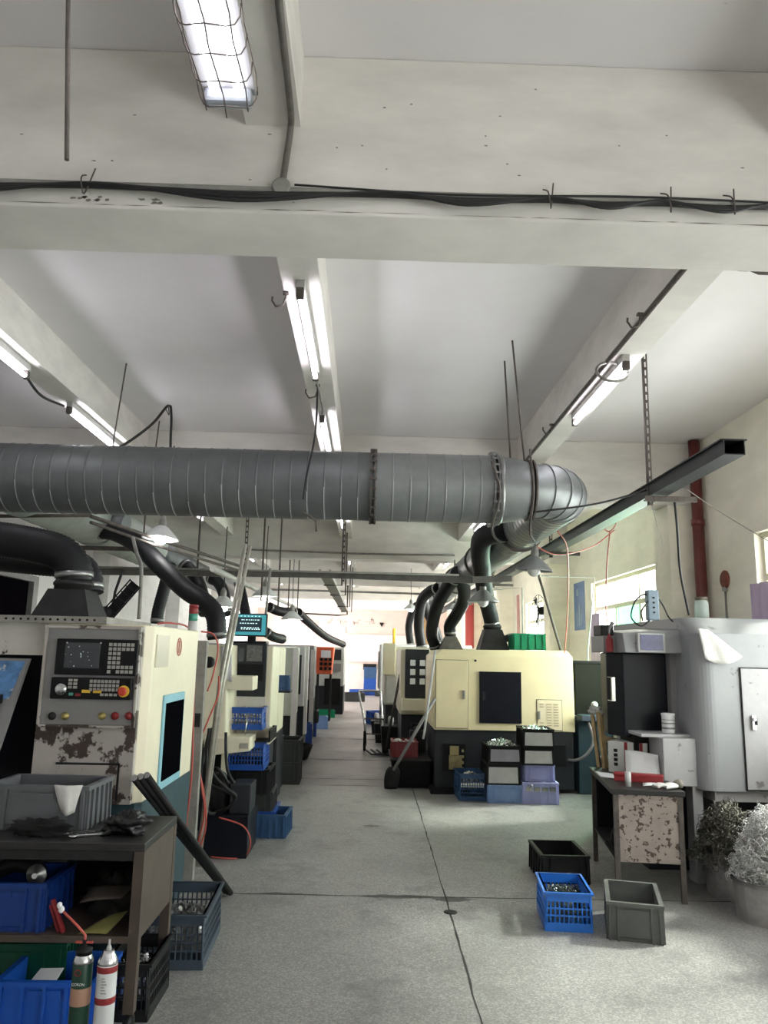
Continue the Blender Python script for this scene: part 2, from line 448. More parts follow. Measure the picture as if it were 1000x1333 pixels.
# ------------------------------------------------------------------ writing on the back wall (faded painted slogan)
# illegible in the photo: short faded strokes, kept as strokes
bw = thing('wall_slogan', 'row of faded painted slogan characters high on the back wall', 'slogan', (0, YB-.012, 3.0))
for k, px in enumerate((393, 411, 428, 446, 464, 482)):
    c = AY(px, 809, YB-.012); b = MB(); rnd = random.Random(k)
    for j in range(7):
        x = c.x+(rnd.random()-.5)*.30; z = c.z+(rnd.random()-.5)*.2
        if j % 2: b.box(x-.07, c.y, z-.009, x+.07, c.y+.011, z+.009)
        else: b.box(x-.009, c.y, z-.07, x+.009, c.y+.011, z+.07)
    b.build('character', mat('faded_lettering', (.38,.30,.27), .9) if k == 0 else MATS['faded_lettering'], bw)
# ------------------------------------------------------------------ lamps under the ceiling beams
def batten_lamp():
    t = thing('fluorescent_lamp', 'x', 'lamp', (0,0,0), 'fluorescent lamps under the ceiling beams')
    b = MB(); b.box(-.024,-.62,-.045,.024,.62,0); b.build('batten', mat('batten_enamel', (.50,.49,.48), .5, var=.2), t, bev=.004)
    for s in (-1, 1):
        b = MB(); b.box(-.02, s*.61-.02, -.10, .02, s*.61+.02, -.045); b.build('lamp_holder', M_RUST, t, bev=.004)
    b = MB(); b.tube([(0,-.588,-.082),(0,.588,-.082)], .0145, 12); b.build('tube', M_TUBE, t)
    return t
LAMP = batten_lamp()
LB = [(-.39,4.33,'center beam nearest the big duct'), (-.40,6.5,'center beam just above the grey duct'), (-.40,10.6,'center beam seen just under the duct'), (-.40,15.3,'center beam far down the aisle'),
      (1.60,5.2,'right beam behind a loop of cable'), (1.60,10.9,'right beam beyond the duct elbow'), (1.60,15.6,'right beam over the far machines'),
      (-2.38,4.45,'left beam at the left edge of the photo'), (-2.38,6.45,'left beam just above the grey duct'), (-2.38,10.2,'left beam beyond the duct'), (-2.38,15.2,'left beam far down the hall'),
      (-.40,20.6,'center beam near the back wall'), (1.6,20.6,'right beam near the back wall'), (-2.38,20.6,'left beam near the back wall'),(-.40,25.2,'center beam in the bay before the last, added for light'),(1.6,25.2,'right beam in the bay before the last, added for light'),(-.40,30.2,'center beam just before the back wall, added for light'),(1.6,30.2,'right beam just before the back wall, added for light')]  # lamps of the last two bays are added to brighten the far end
for i, (x, y, wh) in enumerate(LB):
    lb = 'lit fluorescent tube lamp on the ' + wh
    if i == 0: LAMP.location = (x, y, 3.55); LAMP['label'] = lb
    else: dup(LAMP, (x, y, 3.55), 0, lb)
for k, (x, y) in enumerate([(-2.38,-.9),(-.4,-1.6),(1.6,-.9)]): dup(LAMP, (x, y, 3.55), 0, 'added fluorescent fill lamp behind the photographer, %s' % ('on the left beam','on the center beam','on the right beam')[k])  # unseen lamps added as fill for the near ceiling and machine fronts

# twin lamp in a wire guard, nearest the camera
t = thing('caged_lamp', 'twin tube lamp in a wire guard at the top of the photo', 'lamp', (-.475,1.45,3.38))
x0 = -.475
b = MB(); b.prism([(x0-.085,3.375),(x0-.05,3.415),(x0+.05,3.415),(x0+.085,3.375)], 'Y', .80, 2.16); b.build('reflector', mat('white_enamel', (.30,.30,.31), .5), t, bev=.003)
for s in (-1,1):
    b = MB(); b.tube([(x0+s*.038,.88,3.352),(x0+s*.038,2.12,3.352)], .014, 12); b.build('tube', M_TUBE2, t)
b = MB(); b.box(x0-.075, 2.12, 3.325, x0+.075, 2.165, 3.376); b.build('end_cap', mat('clear_cap', (.30,.32,.36), .3), t, bev=.012)
b = MB()
for k in range(13):
    y = .86+k*.105; ring = [(x0+.092*math.cos(a), y+.02*math.sin(3*a), 3.375-.085*math.sin(a)) for a in [PI*j/10 for j in range(11)]]
    b.tube(ring, .0022, 5)
for a in (.0, PI*.25, PI*.5, PI*.75, PI):
    b.tube([(x0+.092*math.cos(a)+.004*math.sin(j*2.1), .83+j*.0945, 3.375-.085*math.sin(a)) for j in range(15)], .0022, 5)
b.build('wire_guard', M_RUST, t)
b = MB()
for y in (1.0, 1.95): b.tube([(x0+.02,y,3.415),(x0+.02,y,3.55)], .008, 8)
b.build('stem', M_RUST, t)

# ------------------------------------------------------------------ pipes and cables on the first beam
Yb = 2.53
def pipe(name, pts, r, m, label, cat, n=10, group=None, smooth=True, kind=None):
    b = MB(); b.tube(cr(pts, 8) if (smooth and len(pts) > 2) else pts, r, n); return tag(b.build(name, m), label, cat, group, kind)
pipe('conduit', [(-4.5,Yb-.016,3.272),(0,Yb-.016,3.278),(3.3,Yb-.016,3.283)], .014, M_COND, 'long grey conduit running across the near ceiling beam', 'conduit')
p1, p2 = AZ(326, 0, 3.53), AZ(352, 152, 3.53)
pipe('conduit', [(-.300,1.5,3.535),(-.305,1.9,3.535),(-.315,2.4,3.535),(-.325,Yb-.02,3.52),(-.335,Yb-.02,3.4),(-.345,Yb-.02,3.30)], .012, mat('brown_conduit', (.17,.155,.14), .6, .2, var=.4, scale=9), 'grey conduit coming down the beam face beside the caged lamp', 'conduit')
b = MB(); b.lathe([(.028,0),(.034,.004),(.034,.03),(.024,.036)], (-.346,Yb-.04,3.285), 'Y', 16); b.lathe([(.012,-.02),(.012,.0)], (-.346,Yb-.02,3.30), n=8)
tag(b.build('junction_box', M_COND), 'round grey junction box where the beam conduits meet', 'junction box')
GC = 'black cables sagging along the near beam'
wires = ['black cable running along the near beam, uppermost of the bundle', 'black cable running along the near beam, middle of the bundle', 'black cable running along the near beam, sagging lowest']
for k in range(3):
    pts = []; zoff = (.0,-.014,-.03)[k]; sg = (.012,.03,.05)[k]
    ties = [-4.5,-1.95,-1.0,.02,.62,1.02,1.45,2.4,3.3]
    for a, c in zip(ties, ties[1:]):
        pts.append((a, Yb-.035-.006*k, 3.262+.007*k*.3)); pts.append(((a+c)/2, Yb-.045-.008*k, 3.25+zoff*.6-sg*(c-a)*.5))
    pts.append((3.3, Yb-.04, 3.26))
    pipe('cable', pts, .0095-.0018*k, M_CABLE, wires[k], 'cable', 8, GC)
b = MB()
b.tube(cr([(-.3,Yb-.028,3.296),(.3,Yb-.03,3.275),(1.0,Yb-.03,3.29),(2.0,Yb-.03,3.27)],8), .004, 6)
tag(b.build('thin_wire', M_CABLE), 'thin black wire along the near beam above the cable bundle', 'wire')
for k, (x, w) in enumerate(((-1.05,'left'),(.60,'middle'),(1.03,'right'),(1.26,'far right'))):
    b = MB(); b.tube(cr([(x,Yb-.01,3.32),(x+.005,Yb-.06,3.28),(x+.012,Yb-.065,3.235),(x+.018,Yb-.05,3.225),(x+.035,Yb-.02,3.34)],6), .0028, 5)
    tag(b.build('cable_tie', M_RUST), 'twisted wire tie around the beam cables, %s one' % w, 'wire tie', 'wire ties on the near beam')
# peeling paint along the lower edge of the beam
b = MB(); rnd = random.Random(19)
def blot(x, z, rx, rz):
    n = 9; b.sheet([(x+rx*math.cos(2*PI*j/n)*(.5+.8*rnd.random()), Yb-.0012, z+rz*math.sin(2*PI*j/n)*(.5+.8*rnd.random())) for j in range(n)])
for k in range(9): blot(-1.12+.18*rnd.random()+(.0 if k % 2 else .0), 3.225+.02*rnd.random(), .010, .006)
for k in range(4): blot(-.86+.10*rnd.random(), 3.222+.015*rnd.random(), .016, .006)
for k in range(26): blot(-1.5+3*rnd.random(), 3.24+.5*rnd.random(), .004+.004*rnd.random(), .003)
x = -1.7
while x < 2.2:
    L = .05+.22*rnd.random(); h = .0012+.0016*rnd.random(); z = 3.2105+.003*rnd.random()
    b.sheet([(x,Yb-.0012,z),(x+L*.5,Yb-.0012,z-h),(x+L,Yb-.0012,z+.0005),(x+L*.5,Yb-.0012,z+h)]); x += L*(.9+.5*rnd.random())
struct(b.build('trim_51', mat('peeling_mark', (.22,.20,.18), .9)))
# bare rod hanging at top left, hooks
pipe('hanging_rod', [AY(89,-40,1.8), AY(88,100,1.8), AY(87,208,1.8)], .0065, M_RUST, 'bare dark rod hanging free at the upper left', 'rod', 8)
pipe('hanging_rod', [(-1.94,5.76,3.85), tuple(AY(148,572,6.15)), tuple(AY(145,640,6.2))], .006, M_RUST, 'thin leaning rod in front of the left beam lamp', 'rod', 8, smooth=False)
pipe('hanging_rod', [(-2.09,7.3,3.85), (-2.12,7.3,3.3), (-2.2,7.28,3.05)], .007, M_RUST, 'short rod behind the looping left cable', 'rod', 8, smooth=False)
pipe('cable', [AY(120,600,6.1), AY(163,578,6.3), AY(198,552,6.6), AY(219,528,6.78), AY(223,540,6.8), AY(222,580,6.8), AY(222,640,6.8)], .012, M_CABLE, 'thick black cable looping over a hook above the duct at left', 'cable')
pipe('hook_rod', [(-1.87,6.78,3.85), AY(220,540,6.78), AY(216,532,6.78)], .005, M_RUST, 'thin hook rod carrying the looping black cable', 'hook', 6)
def hook(p, s, label):
    p = Vector(p); b = MB(); b.box(p.x-.015, p.y-.015, p.z-.012, p.x+.015, p.y+.015, p.z)
    b.tube([p+Vector(q)*s for q in ((0,0,0),(0,0,-.3),(-.12,0,-.75),(-.5,0,-.85),(-.72,0,-.5),(-.7,0,-.3))], .006, 6)
    return tag(b.build('hook', M_RUST), label, 'hook', 'hooks under the ceiling beams')
hook(AZ(365, 380, 3.55)+Vector((.03,0,0)), .1, 'black hook on the center beam edge left of the first lamp')
hook((-.40, 5.3, 3.55), .12, 'black hook between the two center beam lamps')
hook(AZ(833, 408, 3.55), .1, 'black hook ring on the right beam conduit, nearer one')
hook(AZ(718, 552, 3.55), .1, 'black hook on the right beam conduit, farther one')
pipe('cable', [(-.40,5.2,3.53),(-.40,5.3,3.48),(-.42,5.45,3.2),AY(399,620,5.25),AY(395,650,5.24)], .007, M_CABLE, 'black cord hanging from the center beam hook over the duct', 'cord', 8)
pipe('cable', [(-.40,4.97,3.51),(-.38,5.2,3.46),(-.38,5.6,3.47),(-.40,5.86,3.51)], .008, M_COND, 'short brown flex joining the two center beam lamps', 'cable', 8)
pipe('cable', [(-2.42,5.08,3.52),(-2.42,5.4,3.45),(-2.41,5.8,3.50)], .010, M_CABLE, 'black flex joining the two left beam lamps', 'cable', 8)
pipe('conduit', [(1.512,2.86,3.535),(1.512,5.2,3.535),(1.512,7.6,3.535)], .013, M_RUST, 'rusty conduit along the underside of the right beam', 'conduit', smooth=False)
c = AZ(797, 484, 3.46); ring = [c+Vector((.10*math.cos(a), .03*math.sin(a), .075*math.sin(a))) for a in [2*PI*k/20*.93 for k in range(21)]]
pipe('cable_loop', ring, .010, M_COND, 'loop of grey cable hanging at the right beam lamp', 'cable', 8)
t = AZ(990, 352, 3.19)
b = MB(); b.tube([(1.50,2.86,3.24),(1.56,2.862,3.215),(1.7,2.862,3.215)], .018, 10); b.lathe([(.024,-.02),(.024,.02)], (1.50,2.87,3.24), 'X', 10)
tag(b.build('pipe_stub', M_RUST), 'short rusty pipe elbow under the beam at the right edge', 'pipe')
GR = 'rods holding the big duct'
for px, py, ex, ey, w in ((667,443,684,612,'longer rod hanging to the duct end near the elbow'),(657,470,665,604,'shorter rod hanging to the duct end near the elbow')):
    a = AZ(px, py, 3.85); e = AY(ex, ey, 5.5)
    pipe('hanger_rod', [a, e], .007, M_RUST, 'thin dark ' + w, 'rod', 8, GR, False)
def angle(p, z0, z1, label, w=.032, group='slotted angle hangers'):
    """Slotted steel angle hanging from the ceiling."""
    x, y = p; b = MB(); n = int((z1-z0)/.06)
    for k in range(n+1):
        z = z0+(z1-z0)*k/n
        if k < n:
            dz = (z1-z0)/n
            b.box(x, y, z, x+.010, y+.003, z+dz); b.box(x+w-.010, y, z, x+w, y+.003, z+dz); b.box(x+.01, y, z, x+w-.01, y+.003, z+.022)
            b.box(x, y, z, x+.003, y+.03, z+dz)
    return tag(b.build('slotted_hanger', M_RUST), label, 'hanger', group)
angle((1.965,5.28), 2.72, 3.85, 'slotted angle hanger carrying the near end of the black tray')
angle((1.975,8.3), 2.72, 3.85, 'slotted angle hanger beyond the duct elbow carrying the tray')
angle((1.975,12.2), 2.72, 3.85, 'slotted angle hanger far along the black tray')
# black steel tray running down the hall at right
t = thing('cable_tray', 'long black square steel tray hanging along the right side', 'cable tray', (2.03,12,2.78))
b = MB(); y0, y1 = 4.12, 22
b.box(1.97,y0,2.785,2.09,y1,2.79); b.box(1.97,y0,2.79,1.975,y1,2.87); b.box(2.085,y0,2.79,2.09,y1,2.87); b.box(1.955,y0,2.868,2.105,y1,2.876)
b.build('channel', mat('tray_black', (.028,.028,.03), .45, .2, var=.3), t)
for y in (5.28, 8.3, 12.2, 17):
    b = MB()
    b.box(1.93,y-.03,2.745,2.30,y,2.752); b.box(1.93,y-.03,2.752,2.30,y-.027,2.782)
    for k in range(8): b.box(1.95+k*.043,y-.032,2.755,1.97+k*.043,y-.0271,2.775)
    b.build('bracket', M_RUST, t)
# ------------------------------------------------------------------ main duct and its elbow
DY, DZ, DR = 5.55, 2.862, .252
t = thing('ventilation_duct', 'big grey spiral ventilation duct crossing the hall', 'duct', (-1, DY, DZ-DR))
def drum(b, xa, xb, ra, rb, pitch=.118):
    n = 48; rings = []; kinds = []
    k = int((xb-xa)/pitch); L = (xb-xa)
    xs = []
    for i in range(k):
        x = xa+L*i/k; xs += [(x,0,0),(x+.004,0,0),(x+.008,.0035,1),(x+.012,.0035,1),(x+.016,0,0),(x+.020,0,0)]
    xs.append((xb,0,0))
    for x, d, q in xs:
        r = ra+(rb-ra)*(x-xa)/L+d
        rings.append(([Vector((x, DY+r*math.cos(2*PI*j/n), DZ+r*math.sin(2*PI*j/n))) for j in range(n)], q))
    R = [[b.bm.verts.new(p) for p in r] for r, q in rings]
    rnd = random.Random(3)
    for i in range(len(R)-1):
        hi = rnd.randint(25, 29)
        for j in range(n):
            f = b._face([R[i][j],R[i][(j+1)%n],R[i+1][(j+1)%n],R[i+1][j]], True)
            if f and rings[i][1] and rings[i+1][1] and 0 < 36-j < 36-hi+0 and j >= hi and j < 36 and R[i][0].co.x < .0: f.material_index = 1
b = MB(); drum(b, -4.55, .02, DR, DR); b.build('duct_run', [M_GALV, M_SEAMHI], t)
M_GALV2 = mat('lighter_galvanized', (.25,.26,.265), .46, .5, var=.15, scale=6)  # lighter tone for the right run and the reducer
b = MB(); drum(b, .02, .90, DR, DR); b.build('duct_run', M_GALV2, t)
def flange(b, x, r):
    for dx in (-.018, .012):
        b.lathe([(r-.01,dx-.004),(r+.028,dx-.004),(r+.028,dx+.004),(r-.01,dx+.004)], (x,DY,DZ), 'X', 40, False)
    for k in range(24):
        a = 2*PI*k/24; c = Vector((x, DY+(r+.018)*math.cos(a), DZ+(r+.018)*math.sin(a)))
        b.box(c.x-.028,c.y-.007,c.z-.007,c.x+.022,c.y+.007,c.z+.007)
for x in (.02,):
    b = MB(); flange(b, x, DR); b.build('flange', M_RUST, t)
b = MB(); flange(b, .90, DR); b.lathe([(DR,.02),(DR+.012,.03),(DR+.012,.05),(DR,.06)], (.90,DY,DZ), 'X', 40); b.build('flange', M_STEEL, t)
b = MB(); b.lathe([(DR,.93),(DR,.95),(.215,1.15),(.205,1.19)], (0,DY,DZ), 'X', 48); b.build('reducer', M_GALV2, t)
b = MB()
for x in (1.16, 1.19): b.lathe([(.20,x-.006),(.228,x-.006),(.228,x+.006),(.20,x+.006)], (0,DY,DZ), 'X', 40, False)
b.build('coupling', M_RUST, t)
# elbow: gored
ER, R2 = .27, .20
rings = []; n = 40; cx, cy = 1.19, DY+ER
prof = []
b = MB()
segs = 5
for k in range(segs+1):
    a = PI/2*k/segs
    c = Vector((cx+ER*math.sin(a), cy-ER*math.cos(a), DZ)); rad = Vector((math.sin(a), -math.cos(a), 0))
    rings.append([c+(rad*math.cos(2*PI*j/n)+Vector((0,0,1))*math.sin(2*PI*j/n))*R2 for j in range(n)])
b.loft(rings, False, True)
for k in range(1, segs):
    a = PI/2*k/segs; c = Vector((cx+ER*math.sin(a), cy-ER*math.cos(a), DZ)); rad = Vector((math.sin(a), -math.cos(a), 0))
    b.tube([c+(rad*math.cos(2*PI*j/n)+Vector((0,0,1))*math.sin(2*PI*j/n))*(R2+.003) for j in range(n+1)], .006, 5)
b.build('elbow', mat('bright_galvanized', (.30,.315,.32), .48, .6, var=.2, scale=6), t)
# branch duct running away over the right-hand machines
XB = cx+ER
t2 = thing('branch_duct', 'spiral branch duct running away above the right hand machines', 'duct', (XB,10,DZ-R2))
b = MB(); y0, y1 = cy, 20.5; prof = []; k = int((y1-y0)/.11)
for i in range(k):
    y = y0+(y1-y0)*i/k; prof += [(R2,y),(R2,y+.004),(R2+.004,y+.008),(R2+.004,y+.012),(R2,y+.016),(R2,y+.02)]
prof.append((R2,y1))
rings = [[(XB+r*math.cos(2*PI*j/32), h, DZ+r*math.sin(2*PI*j/32)) for j in range(32)] for r, h in prof]
b.loft(rings, True, True); b.build('duct_run', mat('galvanized_branch', (.30,.32,.325), .36, .75, var=.2, scale=6), t2)
for y in (7.3, 9.9, 12.6, 15.0):
    b = MB(); rr = [(R2,-.02),(R2+.025,-.02),(R2+.025,.02),(R2,.02)]
    b.loft([[(XB+r*math.cos(2*PI*j/32), y+h, DZ+r*math.sin(2*PI*j/32)) for j in range(32)] for r, h in rr], True, False)
    b.build('flange', M_RUST, t2)
# straps hanging the duct
def strap(pts, label):
    b = MB(); b.tube(pts, .008, 6); return tag(b.build('duct_strap', M_RUST), label, 'strap', 'wire straps tied to the duct')
strap(cr([AY(690,585,5.3),AY(695,640,5.26),AY(690,690,5.4),AY(696,705,5.7)],6), 'black wire strap tied at the reducer')
strap([AY(394,666,5.27),AY(412,678,5.4),AY(412,692,5.4)], 'small bent bar under the duct below the center beam')
strap(cr([AY(640,600,5.27),AY(651,640,5.25),AY(640,688,5.4)],6), 'dark wire strap hanging at the second duct flange')
# wrapped grey-green duct at left
XW, ZW = -2.75, 2.90
t3 = thing('wrapped_duct', 'pale green wrapped duct running away at the left', 'duct', (XW,9,ZW-.25))
def wrap(b, y0, y1, r, dz=0):
    prof = []; k = int((y1-y0)/.09)
    for i in range(k+1):
        y = y0+(y1-y0)*i/k; prof.append((r*(1+.012*math.sin(i*1.7)+.01*(i%2)), y))
    b.loft([[(XW+q*math.cos(2*PI*j/36), h+.04*math.sin(2*PI*j/36), ZW+dz+q*math.sin(2*PI*j/36)) for j in range(36)] for q, h in prof], True, True)
b = MB(); wrap(b, 5.98, 7.62, .25); b.build('near_section', M_WRAP, t3)
b = MB(); wrap(b, 7.66, 9.6, .235, -.02); b.build('far_section', M_WRAP, t3)
b = MB(); b.loft([[(XW+r*math.cos(2*PI*j/36), y, ZW+r*math.sin(2*PI*j/36)) for j in range(36)] for r, y in ((.262,7.61),(.262,7.67))], True, False); b.build('collar', M_WRAP, t3)
b = MB(); b.loft([[(XW+r*math.cos(2*PI*j/28), y, ZW-.03+r*math.sin(2*PI*j/28)) for j in range(28)] for r, y in ((.17,9.6),(.165,12),(.16,16))], True, True); b.build('tail_section', M_GALV, t3)
b = MB(); b.tube([(-2.56,7.45,2.86),(-2.36,7.40,2.84)], .085, 16); b.build('branch_collar', M_GALV, t3)
b = MB(); b.box(-3.2,7.6,2.60,-2.2,7.64,2.64); b.tube([(-2.25,7.62,2.62),(-2.25,7.62,3.2)],.008,6); b.build('cradle_bar', M_RUST, t3)
# ------------------------------------------------------------------ pipes, trays and cables hung across the hall
t = thing('cable_trunking', 'long dark steel trunking crossing the aisle below the beams', 'trunking', (-.7,8.5,2.5))
b = MB(); b.bar((-3.4,8.5,2.47),(-.4,8.52,2.50),.05,.07); b.bar((-.4,8.52,2.50),(1.15,8.55,2.48),.05,.075); b.bar((1.15,8.55,2.48),(1.62,8.7,2.52),.05,.07); b.build('channel', mat('trunking_grey', (.12,.115,.105), .5, .3, var=.4), t)
b = MB(); b.tube([(-3.4,8.46,2.52),(1.0,8.47,2.525)],.012,6); b.build('conduit', M_COND, t)
angle((-1.38,8.46), 2.45, 3.85, 'slotted angle hanger of the trunking at left of the aisle', .035)
angle((-.30,8.46), 2.42, 3.55, 'slotted angle hanger of the trunking over the aisle', .035)
pipe('conduit', [AY(318,715,12.78), AY(450,720,12.78), AY(592,723,12.78)], .016, M_COND, 'grey conduit along the bottom edge of the third beam', 'conduit')
pipe('conduit', [AY(340,767,17.68), AY(450,770,17.68), AY(575,774,17.68)], .024, M_COND, 'dark conduit across the far beam above the back wall', 'conduit')
pipe('conduit', [AY(370,797,17.5), AY(440,801,17.5), AY(452,800,17.5), AY(453,762,17.5)], .018, M_RUST, 'thin rusty pipe ending in a bend near the far tray', 'pipe', smooth=False)
pipe('conduit', [AY(118,672,6.05), AY(200,700,7.0), AY(316,738,8.35)], .016, M_RUST, 'upper one of two thin dark pipes sloping to the trunking at left', 'pipe', smooth=False)
pipe('conduit', [AY(118,680,6.08), AY(200,709,7.05), AY(312,743,8.3)], .013, M_RUST, 'lower one of two thin dark pipes sloping to the trunking at left', 'pipe', smooth=False)
pipe('conduit', [AY(-20,672,6.0), AY(118,671,6.05)], .014, M_RUST, 'thin dark pipe under the big duct at the left edge', 'pipe', smooth=False)
pipe('air_pipe', [(-1.5,7.4,2.42),(-1.5,11.5,2.48),(-1.5,16.3,2.56)], .032, mat('white_pipe', (.50,.49,.46), .5, var=.2), 'pale air pipe running away above the left machines', 'pipe', smooth=False)
# ladder tray over the aisle
t = thing('ladder_tray', 'narrow cable tray hanging over the aisle far back', 'cable tray', (-.52,13,2.58))
b = MB()
b.box(-.592, 9.1, 2.56, -.448, 17.3, 2.575); b.box(-.592,9.1,2.575,-.568,17.3,2.62); b.box(-.472,9.1,2.575,-.448,17.3,2.62); b.build('tray_channel', mat('tray_grey', (.38,.36,.33), .5, .2, var=.3), t)
for y in (10.4, 12.2, 15.2, 17.2):
    b = MB(); zt = 3.85 if y < 12.6 or y > 13.2 else 3.2
    b.tube([(-.60,y,2.545),(-.36,y,2.545),(-.36,y,zt)], .013, 6, smooth=False); b.build('hanger', M_RUST, t)
GV = 'thin vertical rods above the left machines'
for px, y0, y1, Y, w in ((340,728,782,9.2,'nearest to the monitor'),(362,690,790,10.2,'second from the monitor'),(375,762,795,14.2,'third from the monitor'),(387,762,797,14.8,'farthest from the monitor'),(257,672,740,8.3,'left of the bell lamp row'),(592,700,745,12.6,'by the branch duct')):
    p = AY(px, y1, Y); zt = 3.85
    pipe('hanging_rod', [p, (p.x, Y, zt if not 12.5 < Y < 13.2 else 3.2)], .012, M_RUST, 'thin vertical rod from the ceiling, ' + w, 'rod', 6, GV, False)

# ------------------------------------------------------------------ enamel bell lamps
def bell(name, label, lit, s=1.0, cord=.8):
    t = thing(name, label, 'pendant lamp', (0,0,0))
    b = MB(); b.lathe([(.035*s,.125*s),(.06*s,.11*s),(.165*s,.01*s),(.175*s,-.005*s),(.172*s,-.008*s),(.16*s,.006*s),(.055*s,.10*s)], n=32, cap=False); b.build('shade', M_SHADE if not lit else MATS.get('white_shade') or mat('white_shade', (.62,.63,.63), .4, var=.1), t)
    b = MB(); b.lathe([(.028*s,.12*s),(.036*s,.125*s),(.036*s,.18*s),(.026*s,.20*s),(.014*s,.225*s)], n=18); b.build('socket', M_COND, t)
    b = MB(); b.lathe([(.018*s,.09*s),(.05*s,.05*s),(.062*s,.01*s),(.055*s,-.03*s),(.03*s,-.055*s),(.006*s,-.062*s)], n=20); b.build('bulb', M_BULB if lit else (MATS.get('unlit_bulb') or mat('unlit_bulb', (.72,.72,.70), .25)), t)
    b = MB(); b.tube([(0,0,.22*s),(.004,0,.3*s),(-.004,0,cord*.6),(0,0,cord)], .006, 6); b.build('cord', M_CABLE, t)
    return t
L = bell('bell_lamp', 'unlit grey bell lamp hanging below the duct elbow', False, 1.0, .55); p = AY(695,742,7.0); L.location = p; L.rotation_euler = (.05,.06,0)
L = bell('bell_lamp', 'unlit dark bell lamp behind the black hose above the cream machine', False, 1.1, 1.15); p = AY(629,783,9.2); L.location = p
L2 = bell('bell_lamp', 'lit bell lamp hanging below the big duct at left', True, .95, .9); p = AY(209,701,7.0); L2.location = p
for px, py, Y, w in ((290,790,8.6,'lit bell lamp left of the wall of hoses above the monitor, left one'),(380,806,11.6,'lit bell lamp hanging beyond the monitor at right'),(330,792,9.8,'lit bell lamp just above the monitor'),(535,793,17.0,'small lit bell lamp near the back wall at right'),(593,794,14.2,'lit bell lamp glowing between the black hoses')):
    if px == 330: px, py = 345, 776
    dup(L2, AY(px, py, Y), 0, w)
L2.rotation_euler = (-.08,.05,0)

# ------------------------------------------------------------------ right wall: drain pipe, alarm, cables, posters
b = MB(); b.tube([(3.27,7.48,0),(3.27,7.48,3.84)], .055, 16)
for z in (1.2,3.0): b.lathe([(.063,-.03),(.063,.03)], (3.27,7.48,z), n=16)
tag(b.build('drain_pipe', M_PIPE), 'dark red drain pipe at the corner pillar on the right', 'pipe')
b = MB(); b.tube([(2.98,22.6,0),(2.98,22.6,3.2)], .13, 14); tag(b.build('drain_pipe', mat('red_pipe', (.38,.05,.05), .5)), 'red pipe standing at the far right pillar', 'pipe')
t = thing('alarm_bell', 'small round red alarm bell on the right wall', 'alarm bell', (3.34,7.13,2.32))
b = MB(); b.lathe([(.085,0),(.088,-.012),(.07,-.026),(.02,-.034)], (3.35,7.13,2.40), 'X', 24); b.build('gong', mat('alarm_red', (.20,.045,.028), .4, var=.4, scale=20), t)
b = MB(); b.box(3.325,7.10,2.29,3.35,7.16,2.33); b.build('bracket', M_COND, t)
pipe('conduit', [(3.338,7.13,2.29),(3.338,7.13,1.6),(3.338,7.13,1.0)], .009, M_COND, 'thin conduit going down from the alarm bell', 'conduit', smooth=False)
t = thing('blue_poster', 'tall blue poster on the right wall beyond the window', 'poster', (3.34,12.15,2.08))
p0, p1 = 11.85, 12.45
box_obj('sheet', mat('poster_blue', (.10,.20,.44), .5, var=.35, scale=4), 3.342,p0,2.08,3.349,p1,2.83, t)
b = MB()
for u, z0, z1, w in ((.14,2.16,2.42,.06),(.24,2.14,2.50,.08),(.38,2.14,2.36,.10),(.30,2.62,2.74,.16)): b.prism([(p0+u,z0),(p0+u+w,z0),(p0+u+w*.9,z1-.03),(p0+u+w*.5,z1),(p0+u+w*.1,z1-.03)], 'X', 3.338, 3.3425)
b.build('printed_picture', mat('poster_print', (.26,.36,.50), .6, var=.3, scale=20), t)
b = MB(); b.box(3.335,17.0,2.15,3.349,17.25,3.0); tag(b.build('red_banner', mat('banner_red', (.52,.25,.22), .7, var=.2)), 'narrow red banner far along the right wall', 'banner')
pipe('cable', [AY(878,648,5.3), AY(882,690,5.35), AY(886,745,5.6), AY(897,800,6.0)], .009, M_CABLE, 'black cable dropping from the tray bracket to the grey machine', 'cable')
pipe('wire', [AY(890,634,5.3), AX(940,668,2.9), AX(1003,706,3.34)], .004, M_RUST, 'thin wire stretched from the tray to the near window', 'wire', 6)
t = thing('pendant_box', 'blue grey pendant control box hanging above the grey machine', 'control box', AY(849,808,6.35))
c = AY(849,788,6.35)
b = MB(); b.box(c.x-.048,c.y-.04,c.z-.125,c.x+.048,c.y+.04,c.z+.125); b.build('casing', mat('box_blue_grey', (.22,.29,.36), .45, var=.15), t, bev=.012)
for k in range(4):
    b = MB(); b.lathe([(.008,0),(.008,-.008)], (c.x,c.y-.040,c.z+.06-k*.04), 'Y', 10); b.build('button', M_DARK, t)
b = MB(); b.tube([(c.x,c.y,c.z+.12),(c.x-.01,c.y-.3,c.z+.5),AY(843,640,5.35)],.002,5); b.build('wire', M_COND, t)
b = MB(); b.tube(cr([c+Vector(q) for q in ((-.02,0,-.12),(-.10,.0,-.17),(-.17,.02,-.10),(-.14,.0,.03),(-.06,0,.09),(-.04,-.03,.04),(-.10,-.03,-.05),(-.09,-.02,-.13))],6),.007,6); b.tube(cr([c+Vector(q) for q in ((.04,0,.08),(.10,.02,.0),(.16,.05,-.10),(.26,.1,-.16))],6),.006,6); b.build('cord', M_CABLE, t)
